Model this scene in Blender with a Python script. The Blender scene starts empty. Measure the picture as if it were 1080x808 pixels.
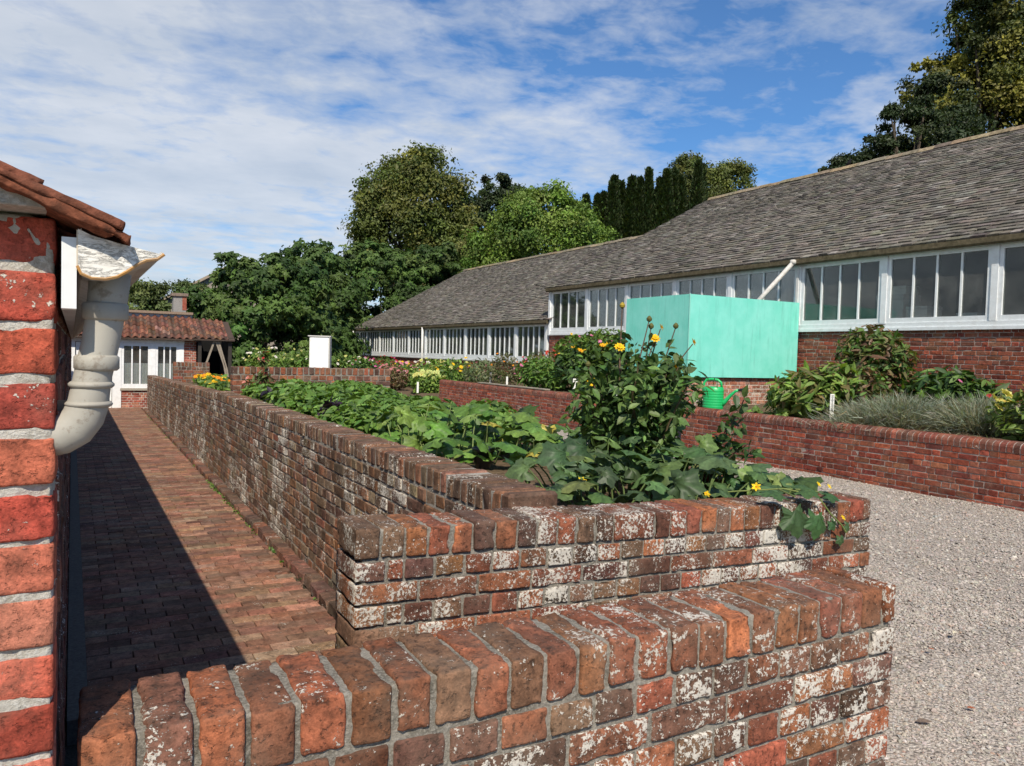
import bpy, math, random
import numpy as np
random.seed(7); RNG = np.random.default_rng(11)
S = bpy.context.scene; C = S.collection
R_ = math.radians
PI = math.pi
# ------------------------------------------------------------------ helpers
def fbm(p, sc=1.0, octv=4, seed=0):
    p = np.asarray(p, float) * sc; out = np.zeros(len(p)); a = 0.5
    for o in range(octv):
        q = p * (2.03 ** o) + 17.3 * o + seed * 7.7
        i = np.floor(q).astype(np.int64); f = q - i; f = f * f * (3 - 2 * f)
        acc = 0
        for dx in (0, 1):
            for dy in (0, 1):
                for dz in (0, 1):
                    h = (i[:, 0] + dx) * 374761393 + (i[:, 1] + dy) * 668265263 + (i[:, 2] + dz) * 2147483647 + seed * 9176
                    h = (h ^ (h >> 13)) * 1274126177; h = (h ^ (h >> 16)) & 0xffff
                    w = (f[:, 0] if dx else 1 - f[:, 0]) * (f[:, 1] if dy else 1 - f[:, 1]) * (f[:, 2] if dz else 1 - f[:, 2])
                    acc = acc + w * (h / 65535.0 * 2 - 1)
        out += a * acc; a *= 0.5
    return out

class MB:
    """collects pieces and links them as ONE mesh object"""
    def __init__(s): s.V = []; s.L = []; s.N = []; s.C = []; s.n = 0
    def add(s, V, F, col=(1, 1, 1, 0)):
        V = np.asarray(V, float).reshape(-1, 3)
        if isinstance(F, tuple): L, N = F
        else:
            L = np.concatenate([np.asarray(f) for f in F]); N = np.array([len(f) for f in F])
        col = np.asarray(col, float)
        if col.ndim == 1: col = np.tile(col if len(col) == 4 else np.append(col, 0), (len(V), 1))
        s.V.append(V); s.L.append(np.asarray(L) + s.n); s.N.append(N); s.C.append(col); s.n += len(V)
        return s
    def inst(s, TV, TF, M, P, col):
        """copies of a template: M (n,3,3) columns are the local axes, P (n,3), col (n,4)"""
        TV = np.asarray(TV, float); n = len(P); k = len(TV)
        V = np.einsum('nij,kj->nki', M, TV) + P[:, None, :]
        L = np.concatenate([np.asarray(f) for f in TF]); N = np.array([len(f) for f in TF])
        LL = (L[None, :] + (np.arange(n) * k)[:, None]).ravel(); NN = np.tile(N, n)
        return s.add(V.reshape(-1, 3), (LL, NN), np.repeat(col, k, axis=0))
    def box(s, x0, x1, y0, y1, z0, z1, col=(1, 1, 1, 0)):
        V = [(x, y, z) for x in (x0, x1) for y in (y0, y1) for z in (z0, z1)]
        F = [(0, 1, 3, 2), (4, 6, 7, 5), (0, 4, 5, 1), (2, 3, 7, 6), (0, 2, 6, 4), (1, 5, 7, 3)]
        return s.add(V, F, col)
    def tube(s, pts, rad, n=8, col=(1, 1, 1, 0), caps=True):
        pts = np.asarray(pts, float); m = len(pts)
        rad = np.full(m, rad) if np.isscalar(rad) else np.asarray(rad, float)
        T = np.gradient(pts, axis=0); T /= np.linalg.norm(T, axis=1)[:, None] + 1e-9
        a = np.array([0, 0, 1.0]) if abs(T[0][2]) < 0.9 else np.array([1.0, 0, 0])
        V = []
        for i in range(m):
            u = np.cross(T[i], a); u /= np.linalg.norm(u) + 1e-9; w = np.cross(u, T[i]); a = w
            for k in range(n):
                t = 2 * PI * k / n; V.append(pts[i] + rad[i] * (math.cos(t) * u + math.sin(t) * w))
        F = [(i * n + k, i * n + (k + 1) % n, (i + 1) * n + (k + 1) % n, (i + 1) * n + k) for i in range(m - 1) for k in range(n)]
        if caps: F += [tuple(range(n))[::-1], tuple((m - 1) * n + k for k in range(n))]
        return s.add(V, F, col)
    def lathe(s, prof, c, n=24, col=(1, 1, 1, 0), sx=1, sy=1, caps=True):
        V = []; m = len(prof)
        for r, z in prof:
            for k in range(n): V.append((c[0] + r * sx * math.cos(2 * PI * k / n), c[1] + r * sy * math.sin(2 * PI * k / n), c[2] + z))
        F = [(i * n + k, i * n + (k + 1) % n, (i + 1) * n + (k + 1) % n, (i + 1) * n + k) for i in range(m - 1) for k in range(n)]
        if caps: F += [tuple(range(n))[::-1], tuple((m - 1) * n + k for k in range(n))]
        return s.add(V, F, col)
    def prism(s, poly, f0, f1, col=(1, 1, 1, 0)):
        """poly: list of 2d points, f0/f1 map (a,b) to 3d for the two ends"""
        n = len(poly); V = [f0(*p) for p in poly] + [f1(*p) for p in poly]
        F = [tuple(range(n))[::-1], tuple(range(n, 2 * n))] + [(i, (i + 1) % n, n + (i + 1) % n, n + i) for i in range(n)]
        return s.add(V, F, col)
    def build(s, name, m, parent=None, smooth=False):
        me = bpy.data.meshes.new(name)
        V = np.concatenate(s.V); L = np.concatenate(s.L).astype(np.int32); N = np.concatenate(s.N).astype(np.int32); CC = np.concatenate(s.C)
        me.vertices.add(len(V)); me.vertices.foreach_set('co', V.astype(np.float32).ravel())
        me.loops.add(len(L)); me.loops.foreach_set('vertex_index', L)
        st = np.zeros(len(N), np.int32); st[1:] = np.cumsum(N)[:-1]
        me.polygons.add(len(N)); me.polygons.foreach_set('loop_start', st)
        at = me.attributes.new('Col', 'FLOAT_COLOR', 'POINT'); at.data.foreach_set('color', CC.astype(np.float32).ravel())
        me.update(calc_edges=True); me.validate()
        me.polygons.foreach_set('use_smooth', np.full(len(me.polygons), bool(smooth)))
        me.materials.append(m)
        o = bpy.data.objects.new(name, me); C.objects.link(o)
        if parent is not None:
            o.parent = parent
            p = parent; off = np.zeros(3)
            while p is not None: off += np.array(p.location); p = p.parent
            if np.abs(off).max() > 0: me.vertices.foreach_set('co', (V - off).astype(np.float32).ravel())
        return o

def tag(o, label=None, cat=None, group=None, kind=None):
    if label: o['label'] = label
    if cat: o['category'] = cat
    if group: o['group'] = group
    if kind: o['kind'] = kind
    return o
def thing(name, loc, label, cat, group=None):
    o = bpy.data.objects.new(name, None); C.objects.link(o); o.location = loc; o.empty_display_size = .1
    return tag(o, label, cat, group)
def nrm(a): return a / (np.linalg.norm(a, axis=-1, keepdims=True) + 1e-9)
def frames(axis, normal, scale):
    y = nrm(axis); x = nrm(np.cross(y, normal)); z = np.cross(x, y)
    sc = np.asarray(scale, float)
    if sc.ndim == 1: sc = np.stack([sc, sc, sc], 1)
    return np.stack([x * sc[:, :1], y * sc[:, 1:2], z * sc[:, 2:3]], 2)
def pal(cols, n, jit=.15, a=0.0, w=None):
    c = np.asarray(cols, float); i = RNG.choice(len(c), n, p=None if w is None else np.array(w) / sum(w))
    v = c[i] * (1 + RNG.normal(0, jit, (n, 1))) * (1 + RNG.normal(0, jit * .3, (n, 3)))
    return np.concatenate([np.clip(v, .003, .95), np.full((n, 1), a) if np.isscalar(a) else np.asarray(a)[:, None]], 1)

# ------------------------------------------------------------------ materials
class NT:
    def __init__(s, t): s.t = t
    def n(s, typ, **kw):
        x = s.t.nodes.new(typ)
        for k, v in kw.items():
            if k in x.inputs.keys() if isinstance(k, str) else False: pass
            setattr(x, k, v)
        return x
    def l(s, a, b): s.t.links.new(a, b)
    def noise(s, sc, det=4, rough=.6, vec=None, dist=0):
        x = s.n('ShaderNodeTexNoise'); x.inputs['Scale'].default_value = sc; x.inputs['Detail'].default_value = det
        x.inputs['Roughness'].default_value = rough; x.inputs['Distortion'].default_value = dist
        if vec is not None: s.l(vec, x.inputs['Vector'])
        return x.outputs['Fac']
    def ramp(s, fac, stops):
        x = s.n('ShaderNodeValToRGB'); e = x.color_ramp.elements
        while len(e) > 1: e.remove(e[-1])
        e[0].position = stops[0][0]; c = stops[0][1]; e[0].color = (c, c, c, 1) if np.isscalar(c) else (*c, 1)
        for p, c in stops[1:]:
            q = e.new(p); q.color = (c, c, c, 1) if np.isscalar(c) else (*c, 1)
        s.l(fac, x.inputs[0]); return x.outputs[0]
    def mix(s, fac, a, b, mode='MIX'):
        x = s.n('ShaderNodeMix'); x.data_type = 'RGBA'; x.blend_type = mode
        for v, k in ((fac, 0), (a, 6), (b, 7)):
            if isinstance(v, (int, float)): x.inputs[k].default_value = v if k == 0 else (v, v, v, 1)
            elif isinstance(v, tuple): x.inputs[k].default_value = (*v, 1)
            else: s.l(v, x.inputs[k])
        return x.outputs[2]
    def math(s, op, a, b=0.0, clamp=False):
        x = s.n('ShaderNodeMath'); x.operation = op; x.use_clamp = clamp
        for v, k in ((a, 0), (b, 1)):
            if isinstance(v, (int, float)): x.inputs[k].default_value = v
            else: s.l(v, x.inputs[k])
        return x.outputs[0]
    def bump(s, h, strength=.5, dist=.01):
        x = s.n('ShaderNodeBump'); x.inputs['Strength'].default_value = strength; x.inputs['Distance'].default_value = dist
        s.l(h, x.inputs['Height']); return x.outputs[0]
def mat(name, fn, rough=.8, spec=.3):
    m = bpy.data.materials.new(name); m.use_nodes = True; t = NT(m.node_tree); b = m.node_tree.nodes['Principled BSDF']
    b.inputs['Roughness'].default_value = rough; b.inputs['Specular IOR Level'].default_value = spec
    pos = t.n('ShaderNodeNewGeometry').outputs['Position']; a = t.n('ShaderNodeVertexColor'); a.layer_name = 'Col'
    fn(t, b, pos, a.outputs['Color'], a.outputs['Alpha'], m); return m

def brick_fn(soot=.5, lich=1.0, fine=1.0):
    def f(t, b, pos, col, al, m):
        n1 = t.noise(34 * fine, 6, .7, pos); n2 = t.noise(8, 5, .62, pos); n3 = t.noise(190 * fine, 4, .65, pos); n4 = t.noise(75 * fine, 4, .7, pos)
        c = t.mix(1.0, col, t.ramp(n1, [(.30, .48), (.5, 1.05), (.70, 1.6)]), 'MULTIPLY')
        c = t.mix(1.0, c, t.ramp(n3, [(.3, .72), (.7, 1.28)]), 'MULTIPLY')
        c = t.mix(t.math('MULTIPLY', t.ramp(n2, [(.40, 0.), (.66, 1.)]), soot), c, (.035, .028, .022))
        gn = t.n('ShaderNodeSeparateXYZ'); t.l(t.n('ShaderNodeNewGeometry').outputs['Normal'], gn.inputs[0])
        top = t.math('MULTIPLY', t.ramp(gn.outputs[2], [(.45, 0.), (.85, 1.)]), t.ramp(t.noise(26, 5, .7, pos), [(.42, .0), (.66, .72)]))
        if soot >= .45: c = t.mix(top, c, (.062, .043, .034))
        pit = t.ramp(n4, [(.56, 0.), (.66, 1.)])
        c = t.mix(t.math('MULTIPLY', pit, soot * 1.1 + .1, True), c, (.028, .022, .018))
        # pale lichen and efflorescence: small crusts that gather into patches
        lp = t.noise(10, 3, .55, pos); ls = t.noise(85, 3, .6, pos); lt = t.noise(230, 3, .6, pos)
        k = t.math('ADD', t.math('MULTIPLY', lp, .58), t.math('ADD', t.math('MULTIPLY', ls, .74), t.math('MULTIPLY', lt, .45)))
        thr = t.math('SUBTRACT', 1.145, t.math('MULTIPLY', al, .33 * lich))
        msk = t.ramp(t.math('SUBTRACT', t.math('ADD', k, .5), thr), [(.5, 0.), (.54, 1.)])
        c = t.mix(t.math('MULTIPLY', msk, .92), c, t.mix(n3, (.46, .42, .35), (.80, .77, .70)))
        c = t.mix(t.math('MULTIPLY', t.ramp(t.noise(5, 4, .6, pos), [(.45, 0.), (.7, .28)]), 1.0), c, (.26, .20, .145)) if soot < .5 else c
        t.l(c, b.inputs['Base Color'])
        hh = t.math('ADD', t.math('MULTIPLY', n1, .6), t.math('ADD', t.math('MULTIPLY', n3, .35), t.math('MULTIPLY', msk, .25)))
        t.l(t.bump(t.math('SUBTRACT', hh, t.math('MULTIPLY', pit, .35)), .85, .006), b.inputs['Normal'])
    return f
M = {}
M['brick_old'] = mat('old_brick', brick_fn(.46, 1.0), .92, .15)
M['brick_far'] = mat('old_brick_far', brick_fn(.45, 1.0, .6), .92, .15)
M['brick_red'] = mat('red_brick', brick_fn(.16, 1.0, .6), .8, .2)
M['brick_house'] = mat('house_brick', brick_fn(.12, 1.0, 1.2), .85, .2)
M['paver'] = mat('paver', brick_fn(.35, .9, .6), .88, .2)
def mortar(name, c0, c1, c2):
    def f(t, b, pos, col, al, m):
        n = t.noise(130, 5, .7, pos); n2 = t.noise(14, 4, .6, pos)
        c = t.mix(t.ramp(n2, [(.38, 0.), (.66, 1.)]), c0, c1)
        c = t.mix(t.ramp(n, [(.45, 0.), (.62, .7)]), c, c2)
        t.l(c, b.inputs['Base Color']); t.l(t.bump(n, .9, .006), b.inputs['Normal'])
    return mat(name, f, .95, .1)
M['mortar'] = mortar('mortar', (.24, .22, .185), (.11, .10, .08), (.36, .335, .29))
M['mortar_dark'] = mortar('mortar_dark', (.36, .33, .28), (.15, .13, .105), (.48, .45, .40))
M['mortar_house'] = mortar('mortar_house', (.50, .47, .41), (.30, .28, .23), (.62, .60, .55))
M['mortar_red'] = mortar('mortar_red', (.38, .31, .27), (.20, .14, .12), (.48, .43, .38))
M['mortar_path'] = mortar('mortar_path', (.07, .055, .042), (.03, .03, .018), (.12, .10, .075))
def leaf_fn(tr=.28, g=1.0):
    def f(t, b, pos, col, al, m):
        n = t.noise(60, 3, .6, pos)
        c = t.mix(1.0, col, t.ramp(n, [(.3, .72 * g), (.7, 1.25 * g)]), 'MULTIPLY')
        t.l(c, b.inputs['Base Color'])
        tb = t.n('ShaderNodeBsdfTranslucent'); t.l(t.mix(1.0, c, (1.5, 1.45, .55), 'MULTIPLY'), tb.inputs['Color'])
        mx = t.n('ShaderNodeMixShader'); mx.inputs[0].default_value = tr
        t.l(b.outputs[0], mx.inputs[1]); t.l(tb.outputs[0], mx.inputs[2])
        t.l(mx.outputs[0], m.node_tree.nodes['Material Output'].inputs[0])
    return f
M['leaf'] = mat('leaf', leaf_fn(.28, 1.12), .5, .35)
M['leaf_tree'] = mat('tree_leaf', leaf_fn(.24, 1.32), .55, .3)
M['petal'] = mat('petal', leaf_fn(.3), .6, .2)
def simple(name, rough=.7, spec=.3, v=.18, sc=20, bump=.2, bd=.004, dirt=0, dcol=(.1, .09, .07)):
    def f(t, b, pos, col, al, m):
        n = t.noise(sc, 5, .6, pos)
        c = t.mix(1.0, col, t.ramp(n, [(.25, 1 - v), (.75, 1 + v)]), 'MULTIPLY')
        if dirt: c = t.mix(t.math('MULTIPLY', t.ramp(t.noise(sc * .35, 6, .7, pos), [(.5, 0.), (.72, 1.)]), dirt), c, dcol)
        t.l(c, b.inputs['Base Color'])
        if bump: t.l(t.bump(n, bump, bd), b.inputs['Normal'])
    return mat(name, f, rough, spec)
M['bark'] = simple('bark', .95, .1, .5, 9, .8, .03)
M['stem'] = simple('stem', .7, .2, .25, 40)
M['stone'] = simple('stone', .9, .15, .25, 90, .3, .004); M['mossy'] = simple('mossy_stone', .95, .1, .5, 14, .8, .01, .7, (.05, .045, .022))
M['soil'] = simple('soil', .98, .05, .5, 25, 1.0, .02)
M['shingle'] = simple('shingle', .92, .12, .45, 14, .6, .01, .35, (.16, .15, .12))
M['clay'] = simple('clay_tile', .92, .12, .6, 70, .9, .005, .75, (.085, .045, .03))
M['paint'] = simple('white_paint', .5, .4, .08, 12, .15, .003, .32, (.46, .43, .37))
M['plastic'] = simple('plastic', .38, .5, .06, 30, .0)
M['wood'] = simple('weathered_wood', .9, .15, .35, 35, .5, .004)
M['concrete'] = simple('concrete', .93, .15, .35, 60, .6, .004, .5, (.08, .075, .065))
M['dark'] = simple('dark_interior', .9, .1, .1, 3, 0)
M['lead'] = simple('lead', .6, .4, .15, 6, .1)
def pipe_fn(t, b, pos, col, al, m):
    n = t.noise(35, 6, .7, pos); n2 = t.noise(120, 4, .6, pos); n3 = t.noise(16, 4, .6, pos)
    c = t.mix(t.ramp(n3, [(.40, 0.), (.75, .6)]), col, (.27, .24, .20))
    c = t.mix(t.ramp(n, [(.57, 0.), (.66, .75)]), c, (.20, .165, .125))
    t.l(c, b.inputs['Base Color']); t.l(t.bump(t.math('ADD', n, t.math('MULTIPLY', n2, .3)), .18, .003), b.inputs['Normal'])
M['pipe'] = mat('old_paint', pipe_fn, .6, .35)
def crack_fn(t, b, pos, col, al, m):
    # peeling, cracked paint: long thin dark cracks
    mp = t.n('ShaderNodeMapping'); mp.inputs['Scale'].default_value = (22, 22, 95); mp.inputs['Rotation'].default_value = (0, R_(-18), 0); t.l(pos, mp.inputs[0])
    n = t.noise(1.6, 6, .75, mp.outputs[0], .8)
    cr = t.ramp(n, [(.475, 0.), (.495, 1.), (.505, 1.), (.53, 0.)])
    dirt = t.noise(25, 4, .7, pos)
    c = t.mix(t.ramp(dirt, [(.45, 0.), (.75, .5)]), (.80, .78, .72), (.50, .47, .41))
    c = t.mix(t.math('MULTIPLY', cr, .6), c, (.16, .145, .12))
    t.l(c, b.inputs['Base Color']); t.l(t.bump(t.math('SUBTRACT', 1.0, cr), .6, .003), b.inputs['Normal'])
M['crack'] = mat('cracked_paint', crack_fn, .8, .2)
def turq_fn(t, b, pos, col, al, m):
    n = t.noise(2.6, 5, .65, pos); mp = t.n('ShaderNodeMapping'); mp.inputs['Scale'].default_value = (9, 9, .9); t.l(pos, mp.inputs[0])
    st = t.noise(1.5, 6, .7, mp.outputs[0]); sp = t.noise(22, 4, .7, pos)
    c = t.mix(t.ramp(n, [(.35, 0.), (.7, .85)]), (.17, .64, .52), (.27, .73, .63))
    c = t.mix(t.ramp(st, [(.52, 0.), (.70, .55)]), c, (.12, .46, .36)); c = t.mix(t.ramp(t.noise(5, 6, .75, mp.outputs[0]), [(.62, 0.), (.70, .45)]), c, (.42, .52, .40))
    c = t.mix(t.ramp(sp, [(.67, 0.), (.72, .6)]), c, (.25, .33, .27))
    t.l(c, b.inputs['Base Color']); t.l(t.bump(st, .1, .004), b.inputs['Normal'])
M['turq'] = mat('turquoise_paint', turq_fn, .45, .4)
def glass_fn(t, b, pos, col, al, m):
    tr = t.n('ShaderNodeBsdfTransparent'); tr.inputs[0].default_value = (.80, .84, .83, 1)
    gl = t.n('ShaderNodeBsdfGlossy'); gl.inputs['Roughness'].default_value = .03; gl.inputs['Color'].default_value = (.9, .9, .9, 1)
    fr = t.n('ShaderNodeFresnel'); fr.inputs[0].default_value = 1.5
    n = t.noise(.9, 2, .5, pos); t.l(t.bump(n, .03, .05), gl.inputs['Normal'])
    mx = t.n('ShaderNodeMixShader'); t.l(t.math('MULTIPLY', fr.outputs[0], .75), mx.inputs[0]); t.l(tr.outputs[0], mx.inputs[1]); t.l(gl.outputs[0], mx.inputs[2])
    df = t.n('ShaderNodeBsdfDiffuse'); df.inputs[0].default_value = (.45, .45, .42, 1); m2 = t.n('ShaderNodeMixShader')
    t.l(t.ramp(t.noise(2.2, 5, .65, pos), [(.35, .02), (.75, .16)]), m2.inputs[0]); t.l(mx.outputs[0], m2.inputs[1]); t.l(df.outputs[0], m2.inputs[2])
    t.l(m2.outputs[0], m.node_tree.nodes['Material Output'].inputs[0])
M['glass'] = mat('glass', glass_fn)
M['glass_clear'] = mat('clear_glass', glass_fn); M['glass_clear'].node_tree.nodes['Transparent BSDF'].inputs[0].default_value = (.97, .98, .97, 1)
def gravel_fn(t, b, pos, col, al, m):
    v = t.n('ShaderNodeTexVoronoi'); v.inputs['Scale'].default_value = 62; t.l(pos, v.inputs['Vector'])
    sx = t.n('ShaderNodeSeparateColor'); t.l(v.outputs['Color'], sx.inputs[0])
    c = t.ramp(sx.outputs[0], [(0, (.24, .21, .18)), (.3, (.36, .315, .27)), (.6, (.44, .385, .335)), (.85, (.52, .46, .405)), (1, (.38, .28, .22))])
    c = t.mix(t.ramp(v.outputs['Distance'], [(.4, 0.), (.8, .6)]), c, (.14, .12, .10))
    c = t.mix(t.ramp(t.noise(.8, 4, .6, pos), [(.5, 0.), (.75, .25)]), c, (.24, .20, .16))
    t.l(c, b.inputs['Base Color']); t.l(t.bump(t.math('SUBTRACT', 1.0, v.outputs['Distance']), 1.0, .012), b.inputs['Normal'])
M['gravel'] = mat('gravel', gravel_fn, .9, .15)
def ground_fn(t, b, pos, col, al, m):
    n = t.noise(.4, 6, .6, pos); n2 = t.noise(6, 5, .7, pos)
    c = t.mix(n, (.05, .075, .022), (.10, .105, .04)); c = t.mix(t.ramp(n2, [(.4, 0.), (.7, .5)]), c, (.03, .045, .015))
    t.l(c, b.inputs['Base Color']); t.l(t.bump(n2, .8, .05), b.inputs['Normal'])
M['ground'] = mat('ground', ground_fn, .95, .1)

# ------------------------------------------------------------------ bricks
SG = np.array([(x, y, z) for x in (-1, 1) for y in (-1, 1) for z in (-1, 1)], float)
CB_S = np.repeat(SG, 3, axis=0); CB_K = np.tile(np.array([[0, 1, 1], [1, 0, 1], [1, 1, 0]], float), (8, 1))
def _cbf():
    idx = lambda x, y, z, a: ((x * 2 + y) * 2 + z) * 3 + a
    F = []; ctr = CB_S * (1 - .2 * CB_K)
    def addf(f):
        p = ctr[list(f)]; nn = np.cross(p[1] - p[0], p[2] - p[0])
        F.append(tuple(f) if np.dot(nn, p.mean(0)) > 0 else tuple(f[::-1]))
    for a in range(3):
        for s in (0, 1):
            q = [(0, 0), (0, 1), (1, 1), (1, 0)]; f = []
            for p in q:
                c = [0, 0, 0]; c[a] = s; o = [i for i in range(3) if i != a]; c[o[0]] = p[0]; c[o[1]] = p[1]; f.append(idx(*c, a))
            addf(f)
    for a in range(3):   # edges along axis a
        o = [i for i in range(3) if i != a]
        for s in (0, 1):
            for u in (0, 1):
                c0 = [0] * 3; c0[o[0]] = s; c0[o[1]] = u; c1 = list(c0); c1[a] = 1
                addf([idx(*c0, o[0]), idx(*c1, o[0]), idx(*c1, o[1]), idx(*c0, o[1])])
    for c in [(x, y, z) for x in (0, 1) for y in (0, 1) for z in (0, 1)]: addf([idx(*c, 0), idx(*c, 1), idx(*c, 2)])
    return F
CB_F = _cbf()
def bricks_lo(mb, cen, half, Rm, col, ch=.006, jit=.002):
    """many chamfered bricks: cen (n,3), half (n,3), Rm (3,3) or (n,3,3)"""
    n = len(cen); v = CB_S[None] * (half[:, None, :] - ch * CB_K[None]) + RNG.normal(0, jit, (n, 24, 3)) * np.array([1, 1, 1])
    Rm = np.asarray(Rm); Rm = np.tile(Rm, (n, 1, 1)) if Rm.ndim == 2 else Rm
    V = np.einsum('nij,nkj->nki', Rm, v) + cen[:, None, :]
    L = np.concatenate([np.asarray(f) for f in CB_F]); N = np.array([len(f) for f in CB_F])
    mb.add(V.reshape(-1, 3), ((L[None] + (np.arange(n) * 24)[:, None]).ravel(), np.tile(N, n)), np.repeat(col, 24, axis=0))
_gc = {}
def grid_box(nx, ny, nz):
    k = (nx, ny, nz)
    if k in _gc: return _gc[k]
    ax = [np.sin(np.linspace(-PI / 2, PI / 2, m + 1)) * .55 + np.linspace(-1, 1, m + 1) * .45 for m in k]
    ids = {}; V = []; F = []
    def vid(i, j, l):
        if (i, j, l) not in ids: ids[(i, j, l)] = len(V); V.append((ax[0][i], ax[1][j], ax[2][l]))
        return ids[(i, j, l)]
    for a in range(3):
        b, c = (a + 1) % 3, (a + 2) % 3
        for s in (0, k[a]):
            for i in range(k[b]):
                for j in range(k[c]):
                    f = []
                    for (p, q) in ((0, 0), (1, 0), (1, 1), (0, 1)):
                        t = [0] * 3; t[a] = s; t[b] = i + p; t[c] = j + q; f.append(vid(*t))
                    F.append(tuple(f) if s else tuple(f[::-1]))
    _gc[k] = (np.array(V), F); return _gc[k]
def brick_hi(mb, cen, half, Rm, col, n=(10, 8, 6), r=.010, amp=.003, spall=None, seed=0):
    T, F = grid_box(*n); half = np.asarray(half, float); P = T * half
    inn = np.clip(P, -(half - r), half - r); d = P - inner if False else P - inn
    L = np.linalg.norm(d, axis=1, keepdims=True); nrmv = np.where(L > 1e-9, d / (L + 1e-12), 0)
    P = inn + nrmv * np.minimum(L, r)
    W = P @ np.asarray(Rm).T + cen
    N = nrmv @ np.asarray(Rm).T
    disp = fbm(W, 30, 4, seed) * amp * 1.0 + fbm(W, 110, 2, seed + 3) * amp * .8
    edge = (np.sum(np.abs(T) > .8, axis=1) >= 2)
    disp -= np.where(edge, np.clip(fbm(W, 24, 3, seed + 5) - .08, 0, 1) * amp * 7, 0)
    cc = np.tile(np.asarray(col, float), (len(W), 1))
    cc[:, :3] *= (1 + .25 * fbm(W, 12, 3, seed + 9))[:, None]
    if spall:
        m = fbm(W, 16, 3, seed + 21) + spall - (T[:, 1] > -.2) * .8 ; k = np.clip(m * 5, 0, 1)
        disp -= k * .006; cc[:, :3] = cc[:, :3] * (1 - k[:, None]) + np.array([.50, .17, .075]) * k[:, None]; cc[:, 3] *= 1 - k
    W = W + N * disp[:, None]
    mb.add(W, F, np.clip(cc, .004, 1))

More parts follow.
